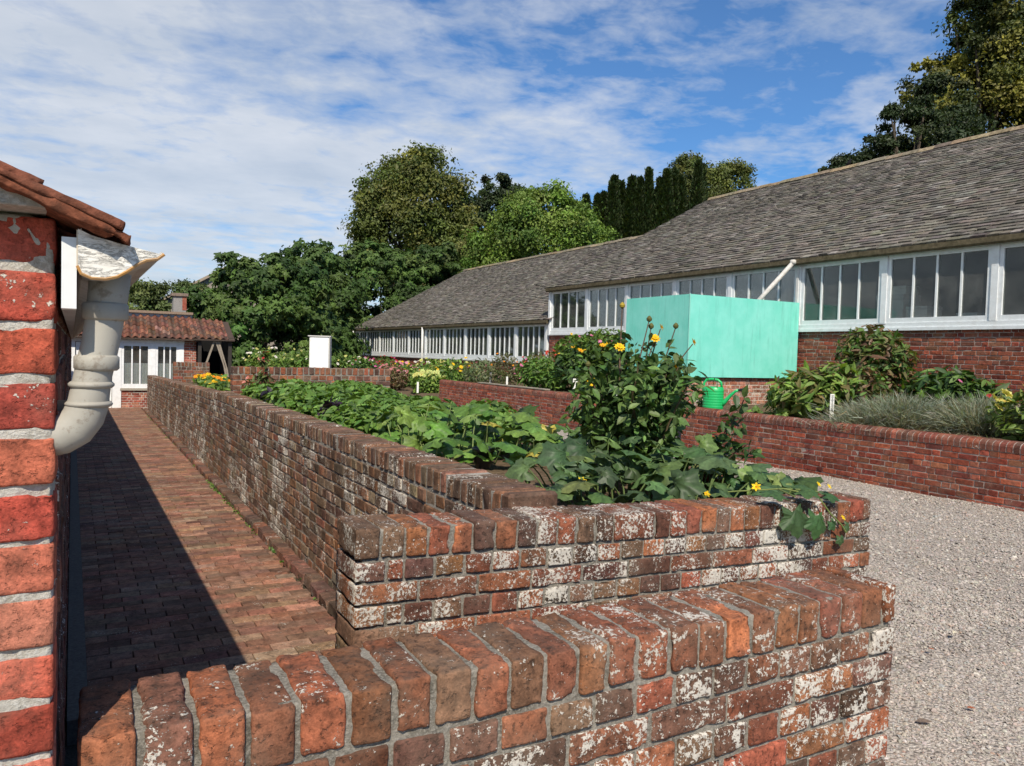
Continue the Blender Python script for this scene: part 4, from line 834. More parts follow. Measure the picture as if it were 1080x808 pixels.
for i, ((x, y), wh) in enumerate(zip(spots, where)):
    f = cs_[(i * 3 + i // 4) % 4] if x > 9.5 else cs_[(1, 3)[i % 2]]; hh = random.uniform(.46, .62) if x > 8 else random.uniform(.58, .70)
    B('border_perennial', 'perennial with ' + f[0].replace(' in the far border', '') + ' ' + wh, 'perennial', (x, y, .15), [(0, 0, hh * .95, .8, 1.05, hh * 1.12)], OV if i % 2 else OVN, .13, 1000, f[2], 'far border perennials', 5, flowers=(26, .07, f[1] if x > 9.5 else [LM, WH, (.4, .42, .15)], .9))

# right hand bed
B('shrub', 'bronze leaved shrub reaching the window sill in the right hand bed', 'shrub', (11.6, 8.35, .7), [(0, 0, .55, .62, .62, .55), (.0, .1, 1.15, .55, .55, .40), (-.1, -.1, .95, .65, .62, .42)], OVN, .17, 2900, G_BRON + G_MID + [(.16, .14, .06), (.12, .15, .045)], None, 14, up=.7)
B('peony', 'bright green peony leaning over the red wall coping by the white label', 'peony', (9.95, 8.35, .7), [(0, 0, .38, .52, .62, .42), (.15, .3, .25, .5, .5, .32), (.2, -.4, .55, .4, .4, .35)], OVN, .19, 1500, [(.13, .22, .04), (.17, .26, .05), (.095, .17, .034), (.21, .28, .07), (.15, .13, .05)], None, 10, up=.9, droop=.1)
B('shrub', 'russet and green shrub between the peony and the grey lavender', 'shrub', (10.6, 7.9, .7), [(0, 0, .45, .5, .5, .42)], OVN, .15, 900, G_BRON + G_MID, None, 8, up=.8)
B('peony', 'dark green peony at the right of the bronze shrub under the window', 'peony', (11.55, 7.05, .7), [(0, 0, .45, .55, .65, .42), (.2, -.4, .3, .5, .5, .4)], OVN, .20, 1500, G_DARK + G_MID, None, 10, up=.8, droop=.15, flowers=(5, .06, [RDF, PK], .6))
def blades(name, label, cat, c, blobs, n, ln, cols, flowers=None):
    c = np.asarray(c, float); root = thing(name, tuple(c), label, cat); mb = MB()
    for b in blobs:
        k = int(n / len(blobs)); P = c + np.array(b[:3]) + RNG.normal(0, 1, (k, 3)) * np.array([b[3] * .5, b[4] * .5, 0]) ; d = (P - c - np.array(b[:3])); ax = nrm(d * np.array([1.1, 1.1, 0]) / np.array([b[3], b[4], 1]) + RNG.normal(0, .42, (k, 3)) + np.array([0, 0, .7])); L = ln * RNG.uniform(.5, 1.15, k)
        mb.inst(BL[0], BL[1], frames(ax, nrm(RNG.normal(0, 1, (k, 3)) + d * 2), np.stack([L * .75, L, L], 1)), P + RNG.uniform(0, 1, (k, 1)) * np.array([0, 0, b[5]]), pal(cols, k, .2))
    mb.build('foliage', M['leaf'], root); return root
blades('lavender', 'grey green spiky mound spilling over the red wall coping, nearer the peony', 'grey mound plant', (9.85, 6.75, .68), [(0, 0, 0, .62, .62, .25), (-.3, .35, -.03, .4, .4, .14), (.1, -.1, .15, .5, .5, .24), (-.15, .1, .1, .5, .6, .2)], 7500, .21, G_GREY + [(.17, .15, .09)])
blades('lavender', 'second grey green spiky mound to the right, before the yellow sedum', 'grey mound plant', (10.35, 5.85, .68), [(0, 0, 0, .62, .6, .25), (.15, .1, .15, .5, .5, .25), (-.2, -.1, .1, .5, .5, .2)], 6000, .22, G_GREY + [(.17, .15, .09)])
B('sedum', 'sedum with flat yellow heads at the right edge of the photo', 'sedum', (10.0, 5.05, .68), [(0, 0, .30, .42, .5, .32), (.1, -.3, .55, .4, .45, .35)], OV, .11, 900, [(.14, .21, .05), (.18, .24, .06), (.11, .17, .04)], None, 8, up=.9, flowers=(60, .075, [(.55, .50, .12), (.60, .55, .22)], 1.1))
B('seedling', 'small bright green self sown seedlings before the orange plinth', 'seedling', (9.55, 9.05, .70), [(0, 0, .05, .16, .18, .09), (-.05, -.6, .04, .15, .15, .07), (.1, -.3, .02, .1, .1, .05)], SQ[0], .13, 26, G_LIME, None, 3, up=1)
B('weed', 'little green weed behind the watering can', 'weed', (9.45, 10.05, .68), [(0, 0, .14, .14, .16, .15)], OV, .06, 220, G_MID + G_LIME[:1], None, 4)
# weeds at the foot of the long wall and moss specks: ground cover
mb = MB(); 
for i in range(80):
    y = random.choice([random.uniform(4.5, 23), random.gauss(7.5, 1.2), random.gauss(9.5, .6)]); y = min(max(y, 3.5), 24); x = 1.335 + random.gauss(0, .018); k = random.randint(3, 10)
    P = np.array([x, y, zpath(y) + .0]) + RNG.normal(0, .022, (k, 3)) * np.array([1, 1.6, 0]); leaves(mb, OV, P + np.array([0, 0, .015]), rdir(k, .6), .026, G_LIME[:2] + G_MID, up=.9)
tag(mb.build('weeds', M['leaf']), 'small green weeds rooted along the brick edging of the path', None, None, 'stuff')

# ------------------------------------------------------------------ trees
def tree(name, label, cat, base, blobs, ncl, nl, size, cols, trunk=(.35, 6), group=None, T=QUAD, rc=.22, limbs=9, w=None, lo=.62, accent=None, up=.35, flat=.75, rnd=.7):
    """blobs: ellipsoids (dx, dy, z, rx, ry, rz); clumps of leaves sit through their outer volume"""
    b = np.asarray(base, float); root = thing(name, tuple(b), label, cat, group); mb = MB(); ends = []
    tot = sum(x[3] * x[5] for x in blobs)
    for x in blobs:
        k = max(6, int(ncl * x[3] * x[5] / tot)); c = b + np.array(x[:3]); r = np.array(x[3:6])
        CP, CD = shell(k, c, r, lo); CP += RNG.normal(0, .05, (k, 3)) * r
        keep = np.ones(k, bool)
        for o in blobs:
            if o is not x: keep &= (((CP - b - np.array(o[:3])) / np.array(o[3:6])) ** 2).sum(1) > .45
        CP, CD = CP[keep], CD[keep]; k = len(CP)
        if not k: continue
        ends += list(CP[:max(2, limbs // len(blobs))])
        per = max(8, int(nl * (x[3] * x[5] / tot) / k)); crr = rc * r.min() * RNG.uniform(.6, 1.35, k)
        i = np.repeat(np.arange(k), per); off = RNG.normal(0, .5, (len(i), 3)); off = off / np.maximum(1, np.linalg.norm(off, axis=1, keepdims=True) * .8); P = CP[i] + off * crr[i][:, None] * np.array([1.15, 1.15, flat])
        d = nrm(off * .8 + CD[i] * .5); n = len(P); nm = nrm(d + np.array([0, 0, up]) + RNG.normal(0, rnd, (n, 3))); ax = nrm(np.cross(nm, RNG.normal(0, 1, (n, 3))) + np.array([0, 0, -.25]))
        cc = pal(cols, k, .16, 0, w)
        if accent is not None: s = RNG.random(k) < accent[0]; cc[s] = pal(accent[1], int(s.sum()), .1)
        col = cc[i] * (1 + RNG.normal(0, .16, (n, 1))); col = np.clip(col, .004, .9)
        mb.inst(T[0], T[1], frames(ax, nm, size * RNG.lognormal(0, .25, n)), P, col)
    mb.build('crown', M['leaf_tree'], root)
    ms = MB(); h = trunk[1]; top = b + np.array([RNG.normal(0, .1), RNG.normal(0, .1), h]); ms.tube([b + np.array([0, 0, -.2]), b + np.array([.03, 0, .4]), (b + top) / 2 + RNG.normal(0, .08, 3), top], [trunk[0] * 1.5, trunk[0] * 1.05, trunk[0] * .85, trunk[0] * .6], 10, (.09, .075, .06, 0))
    for e in ends[:limbs * 2]:
        s = b + np.array([0, 0, h * random.uniform(.55, 1.0)]); md = s + (e - s) * .5 + np.array([0, 0, .12 * np.linalg.norm(e - s)]) + RNG.normal(0, .15, 3); ms.tube([s, s + (md - s) * .5, md, e], [trunk[0] * .42, trunk[0] * .32, trunk[0] * .2, .03], 6, (.085, .07, .055, 0), False)
    ms.build('trunk', M['bark'], root); return root
ZG = -.46
OAK = [(.068, .09, .02), (.085, .105, .023), (.05, .07, .016), (.105, .115, .028)]
tree('oak_tree', 'broad rounded tall oak with brownish olive crown, left of centre', 'tree', (22.0, 57.0, ZG), [(-.4, .4, 11.0, 3.8, 3.6, 3.6), (.5, -.2, 14.3, 3.4, 3.3, 3.4), (-2.0, 1.0, 13.0, 2.4, 2.6, 2.6), (2.4, -1.2, 12.4, 2.1, 2.4, 3.0), (-2.2, 1.0, 9.2, 2.1, 2.4, 2.2), (2.0, -1.0, 9.0, 2.4, 2.4, 2.6)], 420, 70000, .26, OAK, (.5, 9), rc=.3)
tree('dark_tree', 'small dark green tree standing just right of the tall oak', 'tree', (35.2, 67.3, ZG), [(.4, -.2, 15.5, 3.0, 3.0, 3.2), (-2.3, 1.1, 14.6, 2.3, 2.3, 2.6), (-.3, .2, 18.0, 1.9, 1.8, 1.8), (2.0, -1, 16.6, 1.7, 1.7, 1.7), (0, 0, 12, 3, 3, 3)], 260, 34000, .28, [(.026, .042, .014), (.035, .053, .017), (.02, .032, .012)], (.35, 11))
tree('lime_tree', 'round bright green tree in front of the conifers, behind the far shed roof', 'tree', (26.2, 44.0, ZG), [(.2, 0, 9.3, 3.6, 3.2, 3.2), (-2.6, 1.5, 8.0, 2.2, 2.2, 2.4), (2.4, -1.3, 8.6, 2.4, 2.3, 2.7), (.2, -.1, 11.2, 2.6, 2.4, 1.9), (-1.2, .7, 10.6, 1.8, 1.7, 1.6)], 380, 68000, .21, [(.085, .14, .022), (.11, .17, .03), (.06, .105, .018), (.14, .19, .042)], (.35, 7), rc=.3)
tree('willow_tree', 'pale yellowish green loose tree between the tall oak and the bright round tree', 'tree', (22.4, 47.6, ZG), [(0, 0, 7.6, 2.2, 2.0, 2.6), (.8, -.4, 9.4, 1.4, 1.4, 1.8), (-1.2, .6, 6.6, 1.6, 1.6, 2)], 140, 24000, .2, [(.14, .15, .048), (.11, .13, .038), (.17, .17, .06)], (.25, 6))
tree('round_tree', 'round topped olive tree right of the conifer row, behind the near shed ridge', 'tree', (56.3, 61.2, ZG), [(0, 0, 18.6, 4.0, 3.8, 3.6), (-1.2, .7, 21.0, 2.9, 2.8, 2.2), (2.2, -1.2, 20.0, 2.6, 2.5, 2.5), (3.0, -1.7, 17.5, 2.2, 2.2, 2.4), (-3.0, 1.7, 18.4, 2.0, 2, 2.2), (0, 0, 14, 4, 4, 3.4)], 360, 56000, .26, [(.075, .092, .02), (.095, .112, .026), (.055, .07, .016)], (.5, 14), rc=.28)
# big tree at the right edge with mistletoe-like pale tufts and a dark yew beside it
tree('tall_tree', 'very tall tree at the upper right corner with yellowish tufts in a dark crown', 'tree', (43.2, 25.2, ZG), [(.3, 0, 16.0, 3.3, 3.2, 3.0), (-2.3, 1.2, 16.8, 1.7, 1.7, 1.6), (1.2, -.6, 19.6, 3.0, 3.0, 2.8), (-1.0, .6, 19.4, 1.5, 1.5, 1.4), (1.6, -.8, 23.5, 3.2, 3.0, 3.0), (-.4, .3, 21.8, 1.2, 1.2, 1.0), (-1.5, .8, 14.0, 2.6, 2.4, 2.2), (4.2, -2.0, 19.0, 3.6, 3.4, 5.2), (-2.9, 1.5, 18.4, .8, .8, .6)], 400, 76000, .21, [(.045, .06, .016), (.065, .078, .02), (.033, .046, .014), (.09, .096, .024)], (.6, 14), rc=.27, limbs=18, accent=(.32, [(.15, .145, .025), (.18, .17, .034), (.12, .12, .024)]), lo=.5)
tree('yew_tree', 'dark spreading yew whose branches step down to the left behind the ridge', 'tree', (35.2, 24.55, ZG), [(1.4, -.7, 12.4, 2.4, 2.3, 2.3), (-.5, .3, 11.8, 2.0, 1.9, 1.7), (-2.0, 1.1, 11.3, 1.5, 1.4, 1.1), (-3.2, 1.7, 10.9, 1.1, 1.1, .8), (.6, -.2, 14.0, 1.5, 1.4, 1.2), (2.0, -1.0, 15.2, 1.6, 1.5, 1.3), (-1.0, .6, 13.0, .9, .9, .5), (0, 0, 9.5, 3, 2.8, 1.6)], 330, 56000, .16, [(.020, .034, .013), (.028, .043, .015), (.038, .05, .018)], (.45, 9), rc=.27, flat=.5)
# conifer row
cf = []
for i in range(24):
    a = i / 23; x = 40.2 + 9.6 * a; y = 58.4 - 4.6 * a + random.uniform(-.6, 1.2); h = 17.2 + 2.3 * a + random.uniform(-.9, .9)
    if i < 3:
        root = thing('conifer', (x, y, ZG), 'slender dark conifer in the spiky topped row behind the sheds', 'conifer', 'conifers in the dark row'); mb = MB()
        n = 13000; t = RNG.uniform(.1, 1, n) ** .8; rr = np.minimum((1 - t) * 2.1, .95 + .5 * (1 - t)) + .02; aa = RNG.uniform(0, 2 * PI, n); rr = rr * RNG.uniform(.72, 1.08, n) * (1 + .22 * np.sin(aa * 5 + t * 19)); P = np.stack([x + rr * np.cos(aa), y + rr * np.sin(aa), ZG + h * t], 1); d = np.stack([np.cos(aa), np.sin(aa), np.full(n, .9)], 1)
        mb.inst(QUAD[0], QUAD[1], frames(nrm(d + RNG.normal(0, .3, (n, 3))), nrm(RNG.normal(0, .5, (n, 3)) + d * np.array([1, 1, -.3])), np.full(n, .34) * RNG.uniform(.6, 1.4, n)), P + RNG.normal(0, .06, (n, 3)), pal([(.020, .034, .011), (.028, .044, .014), (.038, .055, .017)], n, .3)); mb.build('crown', M['leaf_tree'], root)
        m = MB(); m.tube([(x, y, ZG), (x, y, ZG + h * .5), (x, y, ZG + h * .97)], [.2, .12, .02], 8, (.07, .055, .04, 0)); m.build('trunk', M['bark'], root); cf.append((root, h))
    else:
        s, h0 = cf[i % 3]; r = s.copy(); C.objects.link(r); r.location = (x, y, ZG); r.rotation_euler = (0, 0, random.uniform(0, 6)); r.scale = (random.uniform(.9, 1.15),) * 2 + (h / h0,)
        for ch in s.children: q = ch.copy(); C.objects.link(q); q.parent = r
# fig trees: big lobed leaves
FG = [(.042, .078, .016), (.055, .095, .02), (.032, .06, .013), (.07, .115, .026)]
def fig(label, base, blobs, nl):
    tree('fig_tree', label, 'fig tree', base, blobs, int(nl / 55), nl, .30, FG, (.14, 2.2), 'fig trees behind the cross wall', FIG, rc=.26, limbs=12, up=.55, rnd=.45, lo=.68, flat=.8)
fig('big leaved fig tree overhanging the timber porch and cottage roof', (5.9, 31.6, ZG), [(0, 0, 2.6, 2.3, 1.8, 2.5), (-1.3, .2, 3.0, 1.4, 1.3, 1.8), (1.3, .0, 4.0, 1.7, 1.6, 1.9), (-.4, 0, 1.2, 1.9, 1.6, 1.5), (-.9, .3, 4.4, 1.2, 1.1, 1.1), (.2, .2, 4.9, 1.2, 1.1, .9), (1.9, .2, 2.0, 1.6, 1.5, 2.2)], 12000)
fig('tallest fig tree, behind the white cabinet', (9.0, 36.4, ZG), [(0, 0, 2.4, 2.3, 2.0, 2.8), (-1.2, 0, 4.6, 1.8, 1.7, 1.7), (.9, .2, 4.9, 1.7, 1.6, 1.8), (.9, 0, 1.8, 1.6, 1.5, 2.0), (1.0, 1.5, 5.6, 1.4, 1.4, 1.2), (2.4, 6.5, 4.5, 2.0, 1.6, 3.0), (1.0, 5.0, 6.4, 1.6, 1.4, 1.3)], 15000)
fig('fig tree peering over the gable end of the farther shed roof', (15.9, 45.6, ZG), [(0, 0, 5.0, 3.0, 2.0, 3.6), (-2.6, 0, 4.2, 2.2, 2.0, 3.9), (2.4, -.3, 6.3, 2.4, 1.9, 2.5), (-.5, 0, 7.2, 2.2, 1.8, 1.5), (3.8, -.5, 7.3, 1.8, 1.5, 1.7), (-3.6, .4, 4.5, 1.4, 1.5, 2.6)], 17000)
tree('hedge_tree', 'olive hedge tree rising behind the cottage chimney', 'tree', (4.3, 49, ZG), [(0, 0, 3.8, 2.0, 1.8, 2.0), (-1.4, 0, 3.7, 1.6, 1.6, 1.8), (1.4, .3, 4.0, 1.3, 1.3, 1.7), (0, 0, 1.8, 2.4, 1.8, 2)], 170, 28000, .17, [(.08, .105, .035), (.10, .12, .04), (.055, .08, .025)], (.25, 3))
tree('hedge_tree', 'lower hedge tree left of the chimney, partly behind the downpipe', 'tree', (1.6, 49.5, ZG), [(0, 0, 3.7, 2.0, 1.8, 2.1), (-2.0, 0, 3.8, 1.6, 1.6, 1.9), (0, 0, 1.8, 2.4, 1.8, 2)], 120, 18000, .19, [(.07, .095, .03), (.09, .11, .035), (.05, .07, .02)], (.25, 3))

# ------------------------------------------------------------------ cottage at the end of the path
ct = thing('cottage', (1.5, 26, -.4), 'low cottage with white window frames and brown clay roof at the end of the path', 'cottage'); W = (.80, .80, .79, 0)
wall('plinth', '', '', (.80, 26.0), (1, 0), (0, 1), 1.75, .14, 8, .2, parent=ct, cols=[(.30, .08, .05), (.24, .06, .04), (.36, .14, .09)], mt='brick_red', mo='mortar_house', bond='flemish', cap='none', lich=(0, .3))
wall('pier', '', '', (2.55, 26.0), (1, 0), (0, 1), .36, 1.72, 27, .2, parent=ct, cols=[(.30, .08, .05), (.24, .06, .04), (.36, .14, .09)], mt='brick_red', mo='mortar_house', bond='flemish', cap='none', lich=(0, .3))
m = MB(); m.box(.77, 2.56, 25.95, 26.2, .142, .21, (.35, .31, .25, 0)); m.build('stone_sill', M['stone'], ct)
m = MB(); m.box(-1.6, 2.56, 25.98, 26.2, 1.60, 1.74, W); m.box(.56, .80, 25.97, 26.2, -.42, 1.598, W); m.box(1.60, 1.74, 25.975, 26.2, .215, 1.598, W); m.box(2.40, 2.548, 25.975, 26.2, .215, 1.598, W); m.box(-1.6, -.42, 25.98, 26.2, -.42, 1.598, W); m.build('frame', M['paint'], ct)
for x0, x1 in ((.80, 1.60), (1.74, 2.40)):
    m = MB(); m.box(x0, x1, 25.985, 26.05, .212, .34, W); m.box(x0, x1, 25.985, 26.05, 1.50, 1.598, W); m.box(x0, x0 + .07, 25.985, 26.05, .34, 1.5, W); m.box(x1 - .07, x1, 25.985, 26.05, .34, 1.5, W)
    for i in (1, 2): xc = x0 + .07 + (x1 - x0 - .14) * i / 3; m.box(xc - .02, xc + .02, 25.99, 26.045, .34, 1.5, W)
    wn = m.build('window', M['paint'], ct); m = MB(); m.box(x0 + .05, x1 - .05, 26.02, 26.024, .32, 1.52); m.build('pane', M['glass_clear'], wn)
    m = MB(); nn = 60; xs = np.linspace(x0 + .05, x1 - .05, nn); V = [(x, 26.045 + .012 * math.sin(i * .9), z) for i, x in enumerate(xs) for z in (.3, .98)]; m.add(V, [(2 * i, 2 * i + 2, 2 * i + 3, 2 * i + 1) for i in range(nn - 1)], (.85, .86, .84, 0)); m.build('curtain', M['petal'], wn)
m = MB(); m.box(-.40, .17, 26.05, 26.1, -.42, .35, W); m.box(-.40, -.30, 26.05, 26.1, .351, 1.58, W); m.box(.07, .17, 26.05, 26.1, .351, 1.58, W); m.box(-.299, .069, 26.05, 26.1, 1.46, 1.58, W); dr = m.build('door', M['paint'], ct)
m = MB(); m.box(-.30, .07, 26.07, 26.075, .35, 1.46); m.build('pane', M['glass'], dr)
m = MB(); m.box(.19, .545, 26.05, 26.1, -.42, 1.58, W); m.build('door_leaf', M['paint'], ct)
m = MB(); m.box(-1.6, 2.9, 28.4, 28.5, -.5, 1.7, (.16, .13, .11, 0)); m.box(1.2, 1.5, 28.3, 28.39, .9, 1.5, (.35, .16, .06, 0)); m.box(-1.6, 3.9, 26.2, 28.5, -.45, -.40, (.12, .1, .09, 0)); m.build('interior', M['dark'], ct)
# clay roof of curved tiles
def tiles(x0, x1, yb, zb, depth, rise, name):
    L = math.hypot(depth, rise); cs, sn = depth / L, rise / L; g = .27; wv = .205; nr = int(L / g) + 1; nx = int((x1 - x0) / wv); seg = 8; T = []; F = []
    for k in range(seg + 1):
        u = k / seg; z = .035 * math.sin(2 * PI * u); T += [(u - .02 if k == 0 else u * 1.02, 0, z), (u * 1.02, 1, z - .0)]
    F = [(2 * k, 2 * k + 2, 2 * k + 3, 2 * k + 1) for k in range(seg)] ; nb = len(T)
    T2 = [(x, y, z - (.022 if y < .5 else .012)) for x, y, z in T]; F2 = [(2 * k + nb, 2 * k + 1 + nb, 2 * k + 3 + nb, 2 * k + 2 + nb) for k in range(seg)] + [(2 * k, nb + 2 * k, nb + 2 * k + 2, 2 * k + 2) for k in range(seg)]
    P = np.array([(x0 + wv * i, r) for r in range(nr) for i in range(nx)]); n = len(P); s = P[:, 1] * g + RNG.normal(0, .006, n)
    pos = np.stack([P[:, 0], yb + s * cs - .01 * sn, zb + s * sn + .01 * cs + RNG.normal(0, .004, n)], 1); a = RNG.normal(.055, .012, n)
    X = np.tile([wv, 0, 0], (n, 1)); Yv = np.stack([RNG.normal(0, .004, n), np.full(n, cs) + sn * a, sn - cs * a], 1) * g * 1.18; Z = np.tile([0, -sn, cs], (n, 1))
    m = MB(); m.inst(np.array(T + T2), F + F2, np.stack([X, Yv, Z], 2), pos, pal([(.19, .085, .055), (.15, .07, .05), (.23, .105, .07), (.11, .065, .05), (.26, .16, .12)], n, .16, 0, [4, 4, 3, 3, .6]))
    rf = m.build(name, M['clay'], ct)
    m = MB(); V = [(x, yb + t * depth + .01, zb + t * rise - .03 - q) for x in (x0, x1) for t in (0, 1.02) for q in (0, .04)]; m.add(V, [(0, 1, 3, 2), (4, 6, 7, 5), (0, 4, 5, 1), (2, 3, 7, 6), (0, 2, 6, 4), (1, 5, 7, 3)], (.07, .05, .04, 0)); m.build('roof_deck', M['wood'], rf)
tiles(-1.75, 2.98, 25.72, 1.78, 1.45, .72, 'roof'); tiles(2.78, 4.0, 25.55, 1.80, 1.45, .60, 'porch_roof')
m = MB(); m.box(-1.8, 2.9, 27.15, 27.9, 2.30, 2.56, (.33, .36, .39, 0)); m.build('lead_flashing', M['lead'], ct); m = MB(); m.box(-1.8, 2.92, 27.05, 28, 2.562, 2.64, (.25, .18, .13, 0)); m.build('roof_edge', M['wood'], ct)
m = MB(); m.box(-1.7, 2.95, 25.86, 25.96, 1.70, 1.77, (.34, .36, .37, 0)); m.build('gutter', M['lead'], ct)
m = MB(); m.box(2.42, 2.82, 28.2, 28.7, 2.3, 3.22, (.27, .255, .24, 0)); cy = m.build('chimney', M['concrete'], ct); m = MB(); m.box(2.36, 2.88, 28.14, 28.76, 3.222, 3.32, (.20, .15, .12, 0)); m.build('chimney_cap', M['brick_red'], cy); m = MB(); m.box(2.70, 2.83, 28.19, 28.198, 2.75, 3.2, (.3, .08, .05, 0)); m.build('brick_patch', M['brick_red'], cy)
DW = (.045, .04, .035, 0); LW = (.27, .23, .18, 0)
for nm, pts, r in (('porch_post', [(2.98, 25.75, -.42), (2.98, 25.75, 1.75)], .05), ('porch_post', [(3.88, 25.75, -.42), (3.88, 25.75, 1.75)], .05)):
    m = MB(); x = pts[0][0]; m.box(x - r, x + r, 25.7, 25.8, -.42, 1.74, DW); m.build(nm, M['wood'], ct)
m = MB(); m.box(2.90, 3.98, 25.68, 25.78, 1.745, 1.84, DW); m.build('porch_beam', M['wood'], ct)
for a, b in (((3.05, .35), (3.40, 1.72)), ((3.45, 1.72), (3.84, .2)), ((3.52, 1.74), (3.93, -.1))):
    m = MB(); dx = .03; m.prism([(a[0] - dx, a[1]), (a[0] + dx, a[1]), ((a[0] + b[0]) / 2 + dx + (.06 if b[1] < a[1] else -.05), (a[1] + b[1]) / 2), (b[0] + dx, b[1]), (b[0] - dx, b[1]), ((a[0] + b[0]) / 2 - dx + (.06 if b[1] < a[1] else -.05), (a[1] + b[1]) / 2)], lambda u, v: (u, 25.66, v), lambda u, v: (u, 25.69, v), LW); m.build('brace', M['wood'], ct)
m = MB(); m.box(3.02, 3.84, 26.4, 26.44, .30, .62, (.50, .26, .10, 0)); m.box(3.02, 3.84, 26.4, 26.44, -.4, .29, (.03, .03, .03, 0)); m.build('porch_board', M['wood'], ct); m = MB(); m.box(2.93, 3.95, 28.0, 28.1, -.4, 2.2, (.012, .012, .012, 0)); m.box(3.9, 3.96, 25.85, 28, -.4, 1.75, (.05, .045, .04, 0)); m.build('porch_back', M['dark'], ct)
hs = thing('distant_house', (9.0, 52, -.46), 'distant house showing only a sloping roof edge above the fig tree', 'house')
m = MB(); m.add([(x - 1.7, y, z - (.45 if z > 0 else 0)) for x, y, z in [(5.4, 52.5, -.46), (14.6, 52.5, -.46), (14.6, 52.5, 4.6), (10, 52.5, 7.4), (5.4, 52.5, 4.6), (5.4, 58, -.46), (14.6, 58, -.46), (14.6, 58, 4.6), (10, 58, 7.4), (5.4, 58, 4.6)]], [(0, 1, 2, 3, 4), (5, 9, 8, 7, 6), (0, 4, 9, 5), (1, 6, 7, 2), (0, 5, 6, 1)], (.3, .26, .22, 0)); m.build('wall', M['concrete'], hs)
m = MB(); m.prism([(5.0, 4.55), (10, 7.6), (15, 4.55), (15, 4.37), (10, 7.4), (5.0, 4.37)], lambda a, b: (a - 1.7, 52.2, b - .45), lambda a, b: (a - 1.7, 58.3, b - .45), (.36, .29, .22, 0)); m.build('roof', M['clay'], hs)

# ------------------------------------------------------------------ small things
# watering can
wc = thing('watering_can', (9.32, 9.75, .74), 'green plastic watering can with black rose standing behind the red garden wall', 'watering can')
c = np.array([9.32, 9.75, .74]); GR = (.014, .42, .12, 0); m = MB()
prof = [(.0, 0), (.165, 0), (.172, .012)]
for i in range(7): z = .03 + i * .045; prof += [(.172, z), (.176, z + .012), (.176, z + .026), (.171, z + .036)]
prof += [(.168, .37), (.15, .385), (.0, .388)]; m.lathe(prof[1:-1], tuple(c), 32, GR, .86, 1.0); m.build('body', M['plastic'], wc, True)
m = MB(); m.tube([c + np.array(p) for p in ((0, .12, .10), (0, .16, .20), (0, .175, .33), (0, .165, .44), (0, .12, .505), (0, .03, .515), (0, -.07, .505), (0, -.125, .46), (0, -.14, .38))], .021, 12, GR); m.build('handle', M['plastic'], wc, True)
m = MB(); m.tube([c + np.array(p) for p in ((0, -.13, .07), (0, -.20, .14), (0, -.29, .25), (0, -.37, .325), (0, -.42, .345))], [.048, .038, .028, .022, .022], 14, GR); m.build('spout', M['plastic'], wc, True)
m = MB(); m.tube([c + np.array(p) for p in ((0, -.42, .345), (0, -.46, .35), (0, -.50, .345), (0, -.535, .335), (0, -.54, .333))], [.024, .026, .046, .055, .048], 16, (.012, .012, .014, 0)); m.build('rose', M['plastic'], wc, True)
wc.rotation_euler = (0, 0, R_(32))
# plank
m = MB(); brick_hi(m, np.array([9.19, 16.7, .786]), (.075, 1.75, .016), np.array([[1, 0, 0], [0, 1, 0], [0, 0, 1.]]), (.27, .24, .19, 0), (6, 40, 3), .004, .002); tag(m.build('plank', M['wood']), 'long grey weathered plank lying on the red wall coping', 'plank')
# labels
def label(p, h, w, lb, rot=.3, line=True):
    r = thing('plant_label', p, lb, 'plant label'); m = MB(); x, y, z = p; cx, cy = math.cos(rot), -math.sin(rot)
    m.add([(x + s * w / 2 * cx, y + s * w / 2 * cy + d, z + zz) for s in (-1, 1) for d in (0, .004) for zz in (-.05, h)], [(0, 1, 3, 2), (4, 6, 7, 5), (0, 4, 5, 1), (2, 3, 7, 6), (0, 2, 6, 4), (1, 5, 7, 3)], (.78, .78, .74, 0)); m.build('stake', M['plastic'], r)
    if line:
        m = MB()
        for k in range(int(h * 60)):
            zz = z + h * .95 - k * .014; ww = w * random.uniform(.15, .36)
            if zz > z + h * .35: m.add([(x - ww * cx, y - ww * cy - .002, zz), (x + ww * cx, y + ww * cy - .002, zz), (x + ww * cx, y + ww * cy - .002, zz - .007), (x - ww * cx, y - ww * cy - .002, zz - .007)], [(0, 3, 2, 1)], (.08, .08, .08, 0))
        m.build('writing', M['dark'], r)
label((9.40, 7.42, .72), .42, .065, 'white plastic plant label standing beside the bright green peony')
label((9.75, 18.9, .72), .36, .055, 'tall white label stake behind the left end of the plank', .3, False)
label((9.62, 17.7, .72), .26, .05, 'pale wooden stake behind the middle of the plank', .3, False)
label((9.70, 12.95, .72), .34, .07, 'white label beside the dahlia left of the tank', .3, False)
label((9.55, 14.35, .85), .22, .11, 'white and pink tag among the border dahlia leaves', .3, False)
label((9.15, 22.8, .3), .30, .06, 'small white label in front of the lime sedum', .3, False)
# pot
pt = thing('plant_pot', (2.14, 4.22, .88), 'black plastic plant pot half hidden behind the long wall', 'pot'); m = MB(); m.lathe([(.045, 0), (.062, .10), (.070, .10), (.072, .125), (.064, .125), (.058, .03)], (2.14, 4.22, .885), 24, (.018, .02, .024, 0)); m.build('pot_body', M['plastic'], pt, True); m = MB(); m.lathe([(.0, .09), (.06, .092)], (2.14, 4.22, .885), 20, (.05, .035, .025, 0), caps=False); m.build('compost', M['soil'], pt)
